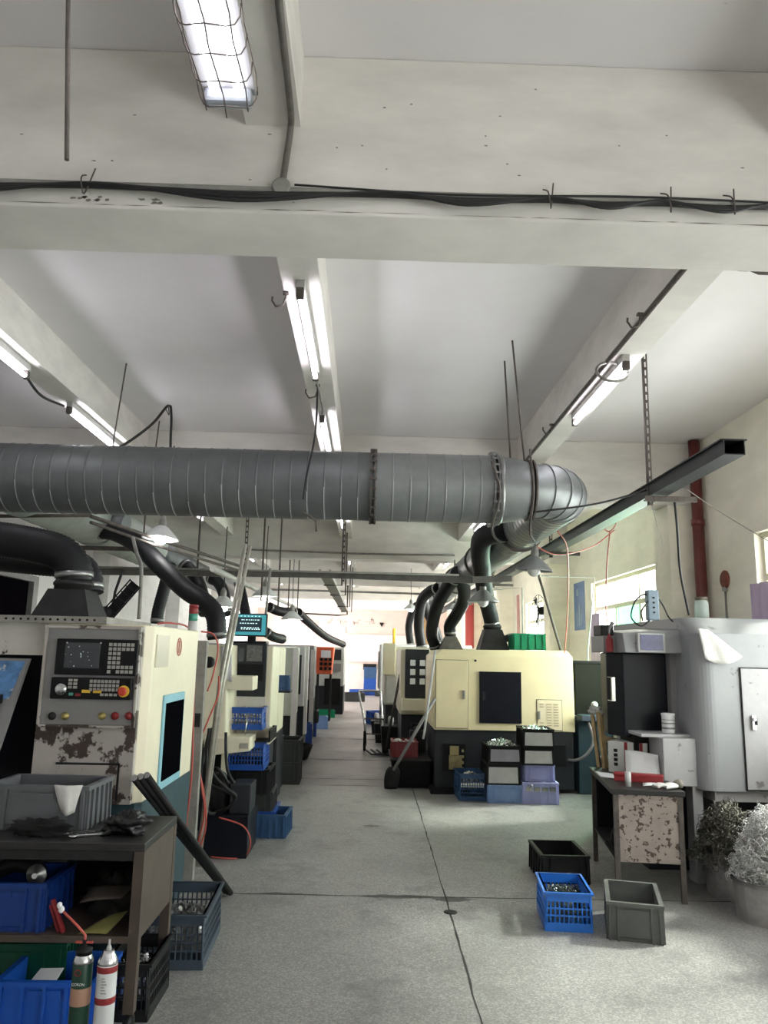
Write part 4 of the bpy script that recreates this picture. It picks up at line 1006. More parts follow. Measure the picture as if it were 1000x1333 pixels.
# ------------------------------------------------------------------ cream machine seen end on
t = thing('turning_machine', 'cream machine with a black door square on its end', 'machine', (1.76,10.5,0))
X0, X1, YF2, YB2 = .86, 2.62, 9.85, 11.3
b = MB()
b.loft([[(X0,YF2,.735),(X1,YF2,.735),(X1,YB2,.735),(X0,YB2,.735)],[(X0,YF2,1.64),(X1-.01,YF2,1.66),(X1-.01,YB2,1.66),(X0,YB2,1.64)],[(X0+.10,YF2+.10,1.72),(X1-.06,YF2+.10,1.735),(X1-.06,YB2,1.735),(X0+.10,YB2,1.72)]], True, False)
b.build('enclosure', M_CREAMR, t, bev=.01)
b = MB(); b.box(X0-.012,YF2+.2,.78,X0+.02,YB2-.1,1.58); b.build('side_cover', M_CREAMR, t, bev=.01)
b = MB(); b.box(X0+.01,YF2+.02,0.05,X1-.02,YB2,.735); b.build('base', M_CHAR, t, bev=.006)
b = MB(); b.box(X0-.05,YF2-.16,0,X0+.42,YF2+.5,.05); b.build('foot_plate', M_BLACK, t, bev=.006)
def on2(px0, py0, px1, py1, Y=YF2):
    a, c = AY(px0,py0,Y), AY(px1,py1,Y); return a.x, c.z, c.x, a.z
def panel(x0,z0,x1,z1,name,m,dep=.012,par=None,bev=.003,gap=True,Y=YF2):
    b = MB(); b.box(x0,Y-dep,z0,x1,Y+.004,z1); o = b.build(name, m, par or t, bev=bev)
    if gap:
        b = MB(); w = .006
        b.box(x0-w,Y-.003,z0-w,x0,Y+.004,z1+w); b.box(x1,Y-.003,z0-w,x1+w,Y+.004,z1+w); b.box(x0,Y-.003,z1,x1,Y+.004,z1+w); b.box(x0,Y-.003,z0-w,x1,Y+.004,z0)
        b.build('door_gap', M_DARK, o)
    return o
d1 = panel(*on2(568,859,609,948), 'cabinet_door', M_CREAMR)
q = AY(604,904,YF2-.015); b = MB(); b.box(q.x-.014,q.y-.012,q.z-.055,q.x+.014,q.y+.006,q.z+.05); b.build('latch', M_PANEL, d1, bev=.004)
d2 = panel(*on2(624,874,679,942), 'black_door', M_NAVY, .02, gap=False)
q = AY(630,906,YF2-.024); b = MB(); b.box(q.x-.018,q.y-.006,q.z-.05,q.x+.018,q.y+.006,q.z+.05); b.build('door_pull', M_CHAR, d2, bev=.003)
d3 = panel(*on2(699,911,732,951), 'vent_panel', mat('vent_cream', (.80,.70,.50), .5, var=.05), .008)
b = MB(); x0,z0,x1,z1 = on2(699,911,732,951)
for k in range(9):
    for j in range(2):
        u = x0+(x1-x0)*(.38+.28*j); zz = z0+(z1-z0)*(.14+k*.088); b.box(u,YF2-.013,zz,u+(x1-x0)*.2,YF2-.006,zz+.010)
for k in (0,1,7,8): zz = z0+(z1-z0)*(.14+k*.088); b.box(x0+.03,YF2-.013,zz,x0+.08,YF2-.006,zz+.010)
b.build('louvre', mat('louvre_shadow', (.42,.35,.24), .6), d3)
q = AY(702,931,YF2-.01); b = MB(); b.box(q.x-.012,q.y-.012,q.z-.05,q.x+.012,q.y,q.z+.05); b.build('latch', M_PANEL, d3, bev=.003)
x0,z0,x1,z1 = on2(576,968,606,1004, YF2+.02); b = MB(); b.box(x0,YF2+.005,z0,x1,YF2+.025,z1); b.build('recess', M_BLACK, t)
b = MB(); b.box(x0+.08,YF2-.01,z0+.02,x0+.24,YF2+.02,z0+.19); b.box(x0+.09,YF2-.02,z0+.19,x0+.20,YF2+.02,z0+.30); b.lathe([(.03,0),(.03,-.03)], (x0+.15,YF2-.01,z0+.1), 'Y', 14)
for k in range(4): b.box(x0+.235,YF2-.03,z0+.02+k*.07,x0+.262,YF2+.0,z0+.05+k*.07)
b.build('pump', mat('pump_yellow', (.38,.31,.16), .5, .3, var=.35, scale=12), t, bev=.004)
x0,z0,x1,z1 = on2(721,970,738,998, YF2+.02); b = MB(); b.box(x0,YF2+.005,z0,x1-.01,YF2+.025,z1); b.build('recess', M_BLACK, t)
q = AY(619,860,YF2-.002); b = MB(); b.lathe([(.014,0),(.014,-.006)], (q.x,YF2,q.z), 'Y', 12); b.build('keyhole', M_BLACK, t)
h = MB(); hood(h, 1.67, 10.35, 1.725, .19,.19,.115,.27); h.build('exhaust_hood', M_HOOD, t)
hose('black suction hose rising from the hood of the cream machine to the branch duct', [(1.67,10.35,2.05),(1.64,10.3,2.17),(1.52,9.9,2.38),(1.34,9.0,2.60),(1.17,8.0,2.74),(1.13,7.45,2.80),(1.27,7.15,2.82)], .105)
c = AY(689,832,10.0)
crate('crate', 'green plastic crate on top of the cream machine', c.x+.02, 10.25, 1.737, .0, .44,.32,.21, M_GREEN, 'ribbed')
b = MB(); p0, p1 = AY(730,846,9.95), AY(706,744,9.95); b.tube([p0,(p0.x+(p1.x-p0.x),10.2,p1.z)], .017, 8); tag(b.build('iron_rod', M_RUST), 'dark iron rod leaning up from the cream machine top at right', 'rod')
b = MB(); b.tube(cr([(1.75,10.9,1.75),(1.95,10.7,1.9),(2.2,10.5,1.86),(2.35,10.4,1.78)],6), .05, 10); tag(b.build('suction_hose', M_HOSE), 'short black hose lying behind the green crate', 'hose', 'black suction hoses')

# stacks of crates in front of it
crate('crate', 'dusty blue lattice crate left of the two stacks', 1.255,9.52,0,.03,.32,.48,.30,M_BLUED,'lattice')
load('metal_parts', 'shiny turned parts in the dusty blue lattice crate', 1.255,9.50,.20,.27,.40,.07,M_BRIGHT, 90, .03, 2, .035)
GS = 'crates stacked against the cream machine'
crate('crate', 'light blue crate at the bottom of the left stack by the cream machine', 1.62,9.42,0,.02,.40,.50,.20,M_BLUEL,'euro',GS)
crate('crate', 'large pale grey crate in the middle of the left stack', 1.60,9.42,.20,.0,.39,.50,.235,M_BLK,'euro',GS,.03,M_GREYP)
crate('crate', 'grey crate with parts on top of the left stack', 1.615,9.41,.435,.03,.385,.46,.195,M_BLK,'euro',GS,.03,mat('mauve_grey', (.30,.29,.33), .5, var=.15))
load('metal_parts', 'shiny parts heaped on the left stack of crates', 1.615,9.41,.60,.33,.40,.07,M_BRIGHT, 120, .03, 4, .035)
crate('crate', 'lavender crate at the bottom of the right stack by the cream machine', 2.03,9.40,0,-.02,.42,.50,.235,M_LAV,'ribbed',GS,.04)
load('metal_parts', 'shiny parts showing at the rim of the bottom lavender crate', 2.03,9.36,.19,.36,.42,.03,M_BRIGHT, 100, -.02, 7, .035)
crate('crate', 'small lavender crate second from the bottom of the right stack', 2.03,9.44,.235,.0,.365,.42,.185,M_LAV,'euro',GS,.04)
crate('crate', 'pale grey crate third up in the right stack', 2.01,9.42,.42,.01,.365,.46,.20,M_BLK,'euro',GS,.03,M_GREYP)
crate('crate', 'pale grey crate topmost of the right stack', 2.02,9.41,.62,-.02,.37,.46,.205,M_BLK,'euro',GS,.03,M_GREYP)
load('metal_parts', 'shiny parts in the topmost grey crate of the right stack', 2.02,9.41,.78,.32,.40,.045,M_BRIGHT, 90, 0, 6, .035)

# ------------------------------------------------------------------ machines farther down the right row
def row_machine(label, x0, x1, y0, y1, body, zt=1.72, left_door=None):
    t = thing('turning_machine', label, 'machine', ((x0+x1)/2,(y0+y1)/2,0))
    b = MB(); b.box(x0,y0,.75,x1,y1,zt); b.build('enclosure', body, t, bev=.02)
    b = MB(); b.box(x0+.03,y0+.05,0,x1,y1,.75); b.build('base', M_CHAR, t, bev=.01)
    return t
t = row_machine('second machine of the right row with a dark key panel', .52, 2.3, 12.0, 13.4, M_CREAM)
x0,z0,x1,z1 = on2(528,845,558,909,11.98); b = MB(); b.box(x0,11.94,z0,x1,12.01,z1); pn = b.build('control_panel', M_CHAR, t, bev=.01)
for i in range(2):
    for j in range(3):
        u = x0+(x1-x0)*(.30+.40*i); v = z0+(z1-z0)*(.72-.19*j); b = MB(); b.box(u-.035,11.925,v-.045,u+.045,11.945,v+.045); b.build('key', M_WHITE, pn, bev=.006)
x0,z0,x1,z1 = on2(523,909,552,925,11.9); b = MB(); b.box(x0,11.75,z0,x1,12.02,z1); b.build('tray', M_CREAM, t, bev=.01)
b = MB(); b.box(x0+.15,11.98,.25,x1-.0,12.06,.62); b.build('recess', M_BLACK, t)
h = MB(); hood(h, 1.33, 12.4, 1.72, .18,.18,.09,.22); h.build('exhaust_hood', mat('dull_hood', (.16,.14,.13), .5, .4, var=.4), t)
hose('black suction hose snaking up from the second hood, right one of the pair', [(1.33,12.4,1.98),(1.32,12.35,2.12),(1.42,12.1,2.32),(1.46,11.7,2.5),(1.38,11.2,2.68),(1.25,10.8,2.80)], .10)
hose('black suction hose left of the snaking one above the second machine', [(1.12,12.6,1.76),(1.04,12.5,2.0),(1.06,12.0,2.35),(1.16,11.4,2.62),(1.25,11.0,2.75)], .10)
t = row_machine('third machine of the right row with pale cabinet side', .33, 2.3, 14.2, 15.8, mat('pale_machine_paint', (.62,.60,.53), .5, var=.12), 1.78)
b = MB(); b.box(.36,14.1,.78,.62,14.22,1.25); b.build('door', M_GREYP, t, bev=.01)
b = MB(); b.box(.3,14.05,1.28,.52,14.2,1.84); b.build('cabinet', M_CREAM, t, bev=.01)
hose('black suction hose arching over the third machine', [(1.05,14.9,1.78),(.98,14.8,2.2),(1.0,14.4,2.62),(1.12,14.0,2.78),(1.25,13.8,2.82)], .10)
hose('black suction hose crossing behind the arching one', [(1.45,15.3,1.78),(1.35,15.2,2.1),(1.12,14.8,2.5),(1.05,14.5,2.70)], .09)
t = row_machine('fourth machine of the right row with bright white end', .30, 2.3, 17.0, 18.6, mat('white_machine_paint', (.70,.70,.68), .5, var=.1), 1.86)
b = MB(); b.box(.26,17.2,.9,.31,17.9,1.7); b.build('door', M_GREYP, t, bev=.01)
b = MB(); b.lathe([(.03,0),(.03,.25),(.035,.26),(.035,.34),(.01,.36)], (.6,17.4,1.86), n=12); b.build('signal_light', M_YEL, t)
hose('small black hose looping over the fourth machine', [(1.0,17.8,1.86),(.95,17.7,2.3),(1.05,17.3,2.68),(1.25,17.0,2.75)], .09)
row_machine('fifth machine of the right row near the back wall', .55, 2.3, 20.2, 21.8, M_CREAM, 1.8)
row_machine('last machine of the right row by the back wall', .75, 2.3, 24.0, 26.0, M_GREYM, 1.8)
# things beside the right row on the aisle
t = thing('chip_tank', 'low black chip tank beside the cream machine', 'tank', (.62,10.4,0))
b = MB(); b.hexa([(.40,10.1,0),(.84,10.1,0),(.84,11.0,0),(.40,11.0,0),(.34,10.05,.33),(.84,10.05,.33),(.84,11.1,.33),(.34,11.1,.33)]); b.build('tank_body', M_BLACK, t, bev=.008)
b = MB(); b.box(.33,10.03,.33,.85,11.12,.345); b.build('rim', M_DARK, t)
crate('crate', 'dark red plastic crate on the black chip tank', .52,10.5,.346,.02,.34,.46,.19,mat('dark_red_plastic', (.22,.012,.02), .4, var=.2),'euro')
b = MB()
rnd = random.Random(5)
for k in range(30): b.ball((.52+(rnd.random()-.5)*.26,10.5+(rnd.random()-.5)*.36,.512+rnd.random()*.02),.018,(1,1,.8),8)
tag(b.build('white_scraps', M_WHITE), 'white scraps in the dark red crate', 'scraps', None, 'stuff')
b = MB(); b.box(.62,10.85,.346,.82,11.08,.62); b.ball((.72,10.95,.64),.06,(1,1,.7)); tag(b.build('pump_motor', M_DARK, bev=.01), 'small dark motor behind the red crate on the tank', 'motor')
t = thing('shovel', 'black shovel leaning against the chip tank', 'shovel', (.34,9.9,0))
b = MB(); G = []
for i in range(7):
    v = i/6; z = .01+.27*v; wv = .075+.02*math.sin(v*PI); row = []
    for j in range(7):
        u = (j/6-.5)*2; row.append((.335+u*wv*(1 if v < .85 else .7)+.03*v, 9.9+.03*u*u-.05*v+.03, z))
    G.append(row)
b.loft(G, False, True, False); b.build('blade', M_DARK, t, thick=.006)
b = MB(); p = AY(565,908,10.0); b.tube([(.365,9.88,.24),(p.x,9.83,p.z)], .021, 10); b.build('handle', M_PANEL, t)
b = MB(); a, c = AY(567,846,9.72), AY(553,950,9.72); b.tube([a, c, AY(551,962,9.72)], .014, 8); tag(b.build('white_pole', M_GREYP), 'white pole leaning at the left corner of the cream machine', 'pole')
t = thing('squeegee', 'long dark pole leaning in the aisle beside the hand truck', 'pole', (.3,12.9,0))
a = AZ(501,982,.02); c = AY(521,878,12.3); b = MB(); b.tube([a, c], .02, 8); b.build('handle', M_RUST, t)
b = MB(); b.bar((a.x-.12,a.y,.02),(a.x+.14,a.y+.05,.02),.03,.035); b.build('head', M_DARK, t)
t = thing('hand_truck', 'steel hand truck standing in the aisle', 'hand truck', (.2,13.6,0))
y = 13.55
A0, A1 = AY(468,900,y-.0), AY(496,900,y); B0, B1 = AY(476,972,y), AY(499,970,y)
b = MB(); b.tube(cr([(B0.x,y,.10),(B0.x-.03,y+.02,.5),(A0.x,y+.15,A0.z-.06),(A0.x+.04,y+.16,A0.z),(A1.x-.03,y+.16,A0.z),(A1.x,y+.15,A0.z-.06),(B1.x-.02,y+.02,.5),(B1.x+.03,y,.10)],6), .02, 8); b.build('frame', M_BRIGHT, t)
b = MB()
for z in (.30,.55): b.bar((B0.x-.02,y+.02,z),(B1.x,y+.02,z),.02)
b.build('cross_bar', M_RUST, t)
for x in (B0.x-.02, B1.x+.02):
    b = MB(); b.lathe([(.02,-.025),(.09,-.02),(.10,0),(.09,.02),(.02,.025)], (x,y+.12,.10), 'X', 18); b.build('wheel', M_BLK, t)
    b = MB(); b.bar((x,y,.04),(x,y,.35),.045); b.build('wheel_bracket', M_BLACK, t)
b = MB()
for k in range(5): xx = B0.x+(B1.x-B0.x+.08)*k/4; b.bar((xx,y,.045),(xx+.10,y-.5,.03),.022)
b.bar((B0.x+.1,y-.5,.03),(B1.x+.2,y-.5,.03),.022); b.build('toe_plate', M_DARK, t)
# dark machinery clutter at the feet of the far right row
for k, (x,y,w,d,h,m,lb) in enumerate((( .42,13.6,.30,.5,.45,M_BLACK,'black oil tank at the foot of the second machine'),(.30,15.2,.25,.5,.35,M_DARK,'dark coolant tank at the foot of the third machine'),(.22,16.6,.2,.4,.28,M_BLACK,'black low tank ahead of the fourth machine'))):
    t = thing('coolant_tank', lb, 'tank', (x,y,0))
    b = MB(); b.hexa([(x-w/2+.03,y-d/2,0),(x+w/2,y-d/2,0),(x+w/2,y+d/2,0),(x-w/2+.03,y+d/2,0),(x-w/2,y-d/2,h),(x+w/2,y-d/2,h),(x+w/2,y+d/2,h),(x-w/2,y+d/2,h)]); b.build('tank_body', m, t, bev=.008)
    b = MB(); b.lathe([(.05,h),(.05,h+.12),(.03,h+.15)], (x+.02,y,0), n=14); b.build('pump', M_GREYP, t)
crate('crate', 'blue crate tilted beside the far right machines', .28,18.9,0,.3,.4,.55,.3,M_BLUEC)
for k in range(5):
    crate('crate', ['bottom','second','middle','fourth','top'][k]+' blue crate of the stack at the back wall', .16,31.8,.22*k,.02*(k-2),.50,.50,.22,M_BLUEC if k < 3 else M_BLUED,'ribbed','blue crates stacked at the back wall')
crate('crate', 'blue crate left of the stack at the back wall', -.35,31.6,0,.1,.6,.5,.22,M_BLUEC)
crate('crate', 'grey crate on the floor right of the back blue stack', .62,31.2,0,.1,.5,.5,.22,M_GREEND)
# ------------------------------------------------------------------ near left machine
t = thing('turning_machine', 'near left worn cream machine with a black control unit', 'machine', (-2.3,5.1,0))
ML, MR, MF, MK = -3.5, -1.24, 4.52, 5.75
b = MB(); b.prism([(MR-.03,MF),(MR,MF+.04),(MR,MK),(MR-.3,MK),(MR-.3,MF)], 'Z', .0, .80)
b.box(ML,MF+.12,0,MR-.3,MK,.80); b.build('base', M_TEAL, t)
b = MB(); poly = [(-1.84,MF),(MR-.045,MF),(MR,MF+.05),(MR,MK),(-1.84,MK)]
b.prism(poly, 'Z', .80, 1.785); b.build('enclosure', M_CREAM, t, bev=.008)
b = MB(); b.box(ML,MF+.06,1.60,-1.84,MK,1.785); b.box(ML,MF+.4,.8,-1.84,MK,1.6); b.build('roof', mat('worn_roof_cream', (.62,.59,.55), .5, var=.12, chips=((.08,.06,.05), .36, 9)), t)
b = MB(); b.box(ML,MF-.03,1.785,-1.50,MF+.9,1.825)
b.build('top_rail', mat('dirty_rail', (.30,.28,.26), .6, var=.3, scale=12), t)
b = MB()
for k in range(22): x = -2.45+k*.042; b.lathe([(.007,0),(.007,-.004)], (x,MF-.03,1.805), 'Y', 8)
b.build('rail_hole', M_BLACK, t)
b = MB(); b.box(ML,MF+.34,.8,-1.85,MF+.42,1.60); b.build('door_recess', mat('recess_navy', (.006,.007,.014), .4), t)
# leaning sliding door with handle and sticker
b = MB(); b.hexa([(-3.4,4.22,.80),(-1.99,4.22,.80),(-1.99,4.25,.80),(-3.4,4.25,.80),(-3.4,4.53,1.58),(-1.935,4.53,1.58),(-1.935,4.56,1.58),(-3.4,4.56,1.58)])
dr = b.build('sliding_door', M_PANEL, t)
def ond(u, z, off): y = 4.22+(z-.80)*.397; return Vector((u, y-off, z))
b = MB(); P = [ond(-2.6,1.34,.006), ond(-1.985,1.36,.006), ond(-1.95,1.565,.006), ond(-2.6,1.565,.006)]; b.sheet(P); b.build('sticker', M_STICK, dr, thick=.003)
b = MB(); b.tube([ond(-2.04,1.08,.05), ond(-2.03,1.34,.05)], .014, 12); b.build('handle', M_GREYP, dr)
b = MB()
for z in (1.06,1.36): b.bar(ond(-2.035,z,.0), ond(-2.035,z,.07), .035, .05)
b.build('handle_mount', M_BLACK, dr, bev=.006)
# worn front: control cabinet
b = MB(); b.box(-1.845,MF-.03,.80,MR-.045,MF+.01,1.775); b.build('worn_front', M_CREAMD, t, bev=.005)
def fr(px, py, Y=MF-.03): p = AY(px, py, Y); return p.x, p.z
x0, z1 = fr(65,818); x1, z0 = fr(186,945)
b = MB(); b.box(-1.82,MF-.038,z0,MR-.065,MF-.028,1.755); pn = b.build('control_panel', M_PANEL, t, bev=.003)
b = MB(); w = .012
for q in ((-1.835,z0-.012,-1.82,1.77),(MR-.065,z0-.012,MR-.05,1.77)): b.box(q[0],MF-.052,q[1],q[2],MF-.028,q[3])
b.box(-1.82,MF-.052,1.755,MR-.065,MF-.028,1.77); b.box(-1.82,MF-.06,z0-.014,MR-.065,MF-.028,z0); b.build('panel_rim', M_CREAMD, t, bev=.003)
YP = MF-.038
a0, a1 = fr(77,831,YP), fr(179,880,YP)
b = MB(); b.box(a0[0],YP-.03,a1[1],a1[0],YP,a0[1]); cu = b.build('display_unit', M_BLACK, pn, bev=.006)
c0, c1 = fr(70,881,YP), fr(172,911,YP)
b = MB(); b.box(c0[0],YP-.034,c1[1],c1[0],YP,c0[1]); ku = b.build('keyboard_unit', M_BLACK, pn, bev=.006)
YK = YP-.034
s0, s1 = fr(86,836,YP-.03), fr(129,870,YP-.03)
b = MB(); b.box(s0[0],YP-.033,s1[1],s1[0],YP-.029,s0[1]); b.mi = 1
rnd = random.Random(11)
for k in range(16):
    u, v = s0[0]+(s1[0]-s0[0])*rnd.random(), s1[1]+(s0[1]-s1[1])*rnd.random(); r = .0012+.0028*rnd.random(); b.box(u-r,YP-.0342,v-r,u+r,YP-.033,v+r)
# small pale flecks scattered at random over the glass
b.build('screen', [M_SCREEN, mat('pale_fleck', (.55,.60,.62), .6)], cu)
def keys(px0,py0,px1,py1,nx,ny,m,par,Y,skip=()):
    k0, k1 = fr(px0,py0,Y), fr(px1,py1,Y); b = MB()
    for i in range(nx):
        for j in range(ny):
            if (i,j) in skip: continue
            u = k0[0]+(k1[0]-k0[0])*(i+.5)/nx; v = k0[1]+(k1[1]-k0[1])*(j+.5)/ny
            ww, hh = (k1[0]-k0[0])/nx*.36, (k0[1]-k1[1])/ny*.36; b.box(u-ww,Y-.006,v-hh,u+ww,Y+.001,v+hh)
    return b.build('keypad', m, par)
keys(142,836,173,878,6,7,M_KEY,cu,YP-.03,skip=((3,2),(4,2),(5,2),(3,3),(4,3),(5,3),(3,4),(4,4),(5,4),(1,6)))
keys(117,884,155,901,8,3,M_KEY,ku,YK); keys(89,883,101,897,2,3,M_KEY,ku,YK); keys(130,902,153,907,4,1,M_KEY,ku,YK); keys(89,901,96,906,1,1,mat('green_key',(.1,.4,.3),.5),ku,YK)
keys(105,897,134,903,2,1,M_YEL,ku,YK); keys(97,902,106,907,1,1,M_RED,ku,YK)
p = fr(80,897,YK); b = MB(); b.lathe([(.034,0),(.034,-.012),(.026,-.022),(.008,-.024)], (p[0],YK,p[1]), 'Y', 24); b.build('hand_wheel', M_BRIGHT, ku)
p = fr(161,900,YK); b = MB(); b.lathe([(.032,0),(.032,-.006)], (p[0],YK,p[1]), 'Y', 24); es = b.build('stop_collar', M_YEL, ku)
b = MB(); b.lathe([(.016,-.006),(.016,-.02),(.024,-.022),(.024,-.034),(.014,-.038)], (p[0],YK,p[1]), 'Y', 20)
o = b.build('stop_button', mat('stop_red', (.50,.04,.02), .35), ku)
for px, m in ((68,M_DARK),(85,mat('brass', (.45,.36,.14), .4, .6)),(133,MATS['brass']),(150,M_RED),(168,M_RED)):
    p = fr(px,932,YP); b = MB(); b.lathe([(.022,0),(.022,-.006),(.014,-.008),(.014,-.024),(.004,-.026)], (p[0],YP,p[1]), 'Y', 16); b.build('push_button', m, pn)
# small hatch below the panel
h0, h1 = fr(75,995,MF-.03), fr(149,1050,MF-.03)
b = MB(); b.box(h0[0],MF-.036,.82,h1[0],MF-.028,h0[1]); hb = b.build('hatch', M_CREAMD, t)
b = MB(); b.box(h0[0]-.01,MF-.034,h0[1],h1[0]+.012,MF-.028,h0[1]+.012); b.box(h1[0],MF-.034,.82,h1[0]+.012,MF-.028,h0[1]+.01); b.build('hatch_gap', M_DARK, hb)
# right hand side: window with blue trim, logo, label pocket
def sd(px, py): p = AX(px, py, MR); return p.y, p.z
ya, za = sd(213,905); yb, zb = sd(238,900); yc, zc = sd(208,1034); yd, zd = sd(232,1020)
b = MB(); b.box(MR-.001,ya-.015,zc+.03,MR+.012,yb+.02,zb-.0); wf = b.build('side_window_trim', M_LBLUE, t, bev=.004)
b = MB(); b.box(MR+.004,ya+.03,zc+.08,MR+.016,yb-.01,zb-.05); b.build('side_window', mat('black_window', (.003,.003,.004), .6, spec=0), wf)
y, z = sd(233,842)
b = MB(); b.tube([Vector((MR+.002,y+.055*math.cos(a),z+.055*math.sin(a))) for a in [2*PI*k/20 for k in range(21)]],.005,5); b.box(MR-.001,y-.012,z-.04,MR+.006,y+.008,z+.04); b.build('emblem', mat('emblem_red', (.52,.22,.17), .5), t)
y0_, z0_ = sd(201,826); y1_, z1_ = sd(216,868)
b = MB(); b.box(MR-.001,y0_+.05,z1_,MR+.008,y1_+.02,z0_); b.build('label_pocket', mat('pocket_plastic', (.66,.63,.52), .25), t)
h = MB(); hood(h, -1.90, 5.0, 1.80, .185,.185,.115,.21); h.build('exhaust_hood', M_HOOD, t)
hose('thick black hose bending left from the hood of the near machine', [(-1.9,5.0,2.07),(-1.91,5.0,2.15),(-1.99,4.99,2.245),(-2.2,4.97,2.30),(-2.6,4.93,2.34),(-3.2,4.9,2.36)], .115, 20, step=.010)
hose('black hose behind the thick one on the near left hood', [(-1.84,5.1,2.0),(-1.87,5.12,2.12),(-2.0,5.2,2.2),(-2.3,5.3,2.23),(-2.9,5.45,2.30),(-3.3,5.6,2.45)], .10)
t = thing('signal_tower', 'red and green signal light tower behind the near left machine', 'signal light', AY(259,818,5.65))
c = AY(259,818,5.65); c.z = 1.786; c.x = -1.265
for k, (z0, z1, m) in enumerate(((.0,.07,M_GREYP),(.07,.12,mat('signal_green',(.05,.28,.20),.3)),(.12,.165,M_RED))):
    b = MB(); b.lathe([(.030,z0),(.033,z0+.004),(.033,z1-.004),(.030,z1)], c, n=20); b.build(['base','green_light','red_light'][k], m, t)
b = MB(); b.lathe([(.034,.165),(.034,.185),(.01,.188)], c, n=20); b.build('cap', M_RED, t)
# odd gear standing behind the near machine's roof
t = thing('work_lamp', 'black caged work lamp on a stand above the near machine', 'work lamp', AY(143,808,5.6))
a = AY(143,806,5.6); a.z = 1.787; b = MB(); b.tube([a, AY(150,770,5.6), AY(160,742,5.6)],.010,8); b.build('stand', M_DARK, t)
c = AY(158,782,5.6)
M3 = Matrix.Translation(c) @ Matrix.Rotation(math.radians(38),4,'Y')
b = MB(); b.box(-.035,-.02,-.15,.035,.0,.15,M3); 
for k in range(7): b.box(-.05,-.028,-.15+k*.05,.05,-.02,-.142+k*.05,M3)
b.box(-.05,-.03,-.15,-.042,-.02,.16,M3); b.box(.042,-.03,-.15,.05,-.02,.16,M3); b.build('lamp_head', M_BLACK, t)
b = MB(); b.ball(AY(137,797,5.6), .055, (1.2,.8,.8)); b.build('motor', M_DARK, t)
pipe('conduit', [AY(181,806,5.7), AY(184,742,5.7), AY(178,720,5.9), AY(173,700,6.2)], .014, M_COND, 'pale upright conduit behind the near machine control cabinet', 'conduit')
t = thing('small_box', 'small dark box on top of the near machine', 'box', AY(185,810,5.6))
c = AY(185,808,5.5); box_obj('box_body', M_DARK, c.x-.03,5.45,1.786,c.x+.03,5.52,1.82,t,bev=.005)
# suction hoses of the left row
hose('long black hose sweeping down from the wrapped duct at left', [AY(128,690,7.4),AY(150,693,7.35),AY(180,709,7.25),AY(210,738,7.1),AY(240,766,7.0),AY(266,784,6.9),AY(280,801,6.85),AY(283,832,6.85)], .088)
hose('black hose standing behind the near machine signal tower', [AY(204,812,8.0),AY(206,795,8.0),AY(214,765,8.0),AY(222,735,8.1)], .065)
hose('black hose drooping from the wrapped duct tail, nearer one', [AY(240,735,9.9),AY(252,748,9.8),AY(262,770,9.6),AY(268,800,9.5)], .085)
hose('black hose bent down beyond the nearer drooping one', [AY(274,752,11.2),AY(284,758,11.1),AY(292,775,11.0),AY(294,800,10.9)], .085)
hose('black hose hanging just left of the lit lamp above the monitor', [AY(311,758,11.8),AY(316,780,11.7),AY(322,812,11.5)], .08)
hose('dark hose running level from the monitor to the far lamps', [AY(350,790,14.0),AY(365,796,14.2),AY(383,797,14.6)], .09)
hose('long dark hose drooping across the aisle end to the far machine', [AY(388,797,15.0),AY(404,812,16.5),AY(425,829,18.5),AY(447,839,21.5)], .085)
hose('short black hose beside the monitor stand', [AY(345,822,7.9),AY(356,829,8.0),AY(368,832,8.4)], .05)

# ------------------------------------------------------------------ tall pole, bars and red hoses between the first two machines
GP = 'pale bars leaning together in a bundle'
for k, (dx, top) in enumerate(((0,708),(6,710),(-2,715))):
    b = MB(); a = AY(259+dx*.3, 1088, 6.3); a.z = .02+.0*k; m_ = AY(287+dx*.6, 890, 6.35+.05*k); e = AY(320+dx, top, 6.4+.05*k)
    b.tube([a, m_, e], .0155, 8); tag(b.build('steel_bar', mat('bar_steel', (.45,.43,.37), .4, .4, var=.35, scale=12) if k == 0 else MATS['bar_steel']), ['nearest tall pale bar leaning left of the monitor','right hand tall pale bar of the leaning bundle','rear tall pale bar of the leaning bundle'][k], 'bar', GP)
t = thing('steel_post', 'grey steel post standing behind the near left machine', 'post', (-1.32,6.05,0))
b = MB(); b.box(-1.31,6.0,0,-1.225,6.06,1.72); b.build('post_body', M_COND, t, bev=.004)
b = MB(); b.box(-1.28,5.985,1.08,-1.24,6.0,1.18); b.build('switch_box', M_DARK, t)
GH = 'red air hoses at the near machine'
for k, (pts, w) in enumerate((
   ([AY(205,812,5.5),AY(222,811,5.55),AY(246,818,5.85),AY(254,850,5.9),AY(252,920,5.9),AY(250,1000,5.9),AY(243,1070,5.95),AY(241,1110,6.1)],'arching over the corner of the near machine'),
   ([AY(262,822,6.0),AY(278,826,6.05),AY(284,845,6.1),AY(277,880,6.1),AY(270,900,6.1)],'looped beside the black plug'),
   ([AY(285,880,6.1),AY(284,905,6.1),AY(270,940,6.1),AY(258,975,6.1),AY(262,1020,6.1),AY(266,1060,6.15),AY(256,1105,6.2)],'snaking down behind the post'),
   ([AY(256,940,6.1),AY(254,980,6.1),AY(265,1030,6.15),AY(268,1075,6.2),AY(258,1110,6.25)],'crossing low behind the first machine'),
   ([AZ(256,1112,.012),AZ(290,1117,.012),AZ(318,1115,.012),AY(326,1095,6.55),AY(316,1075,6.55),AY(285,1064,6.55)],'curling on the floor round the navy tank'))):
    pipe('air_hose', pts, .0065, M_REDH, 'red air hose '+w, 'air hose', 8, GH)
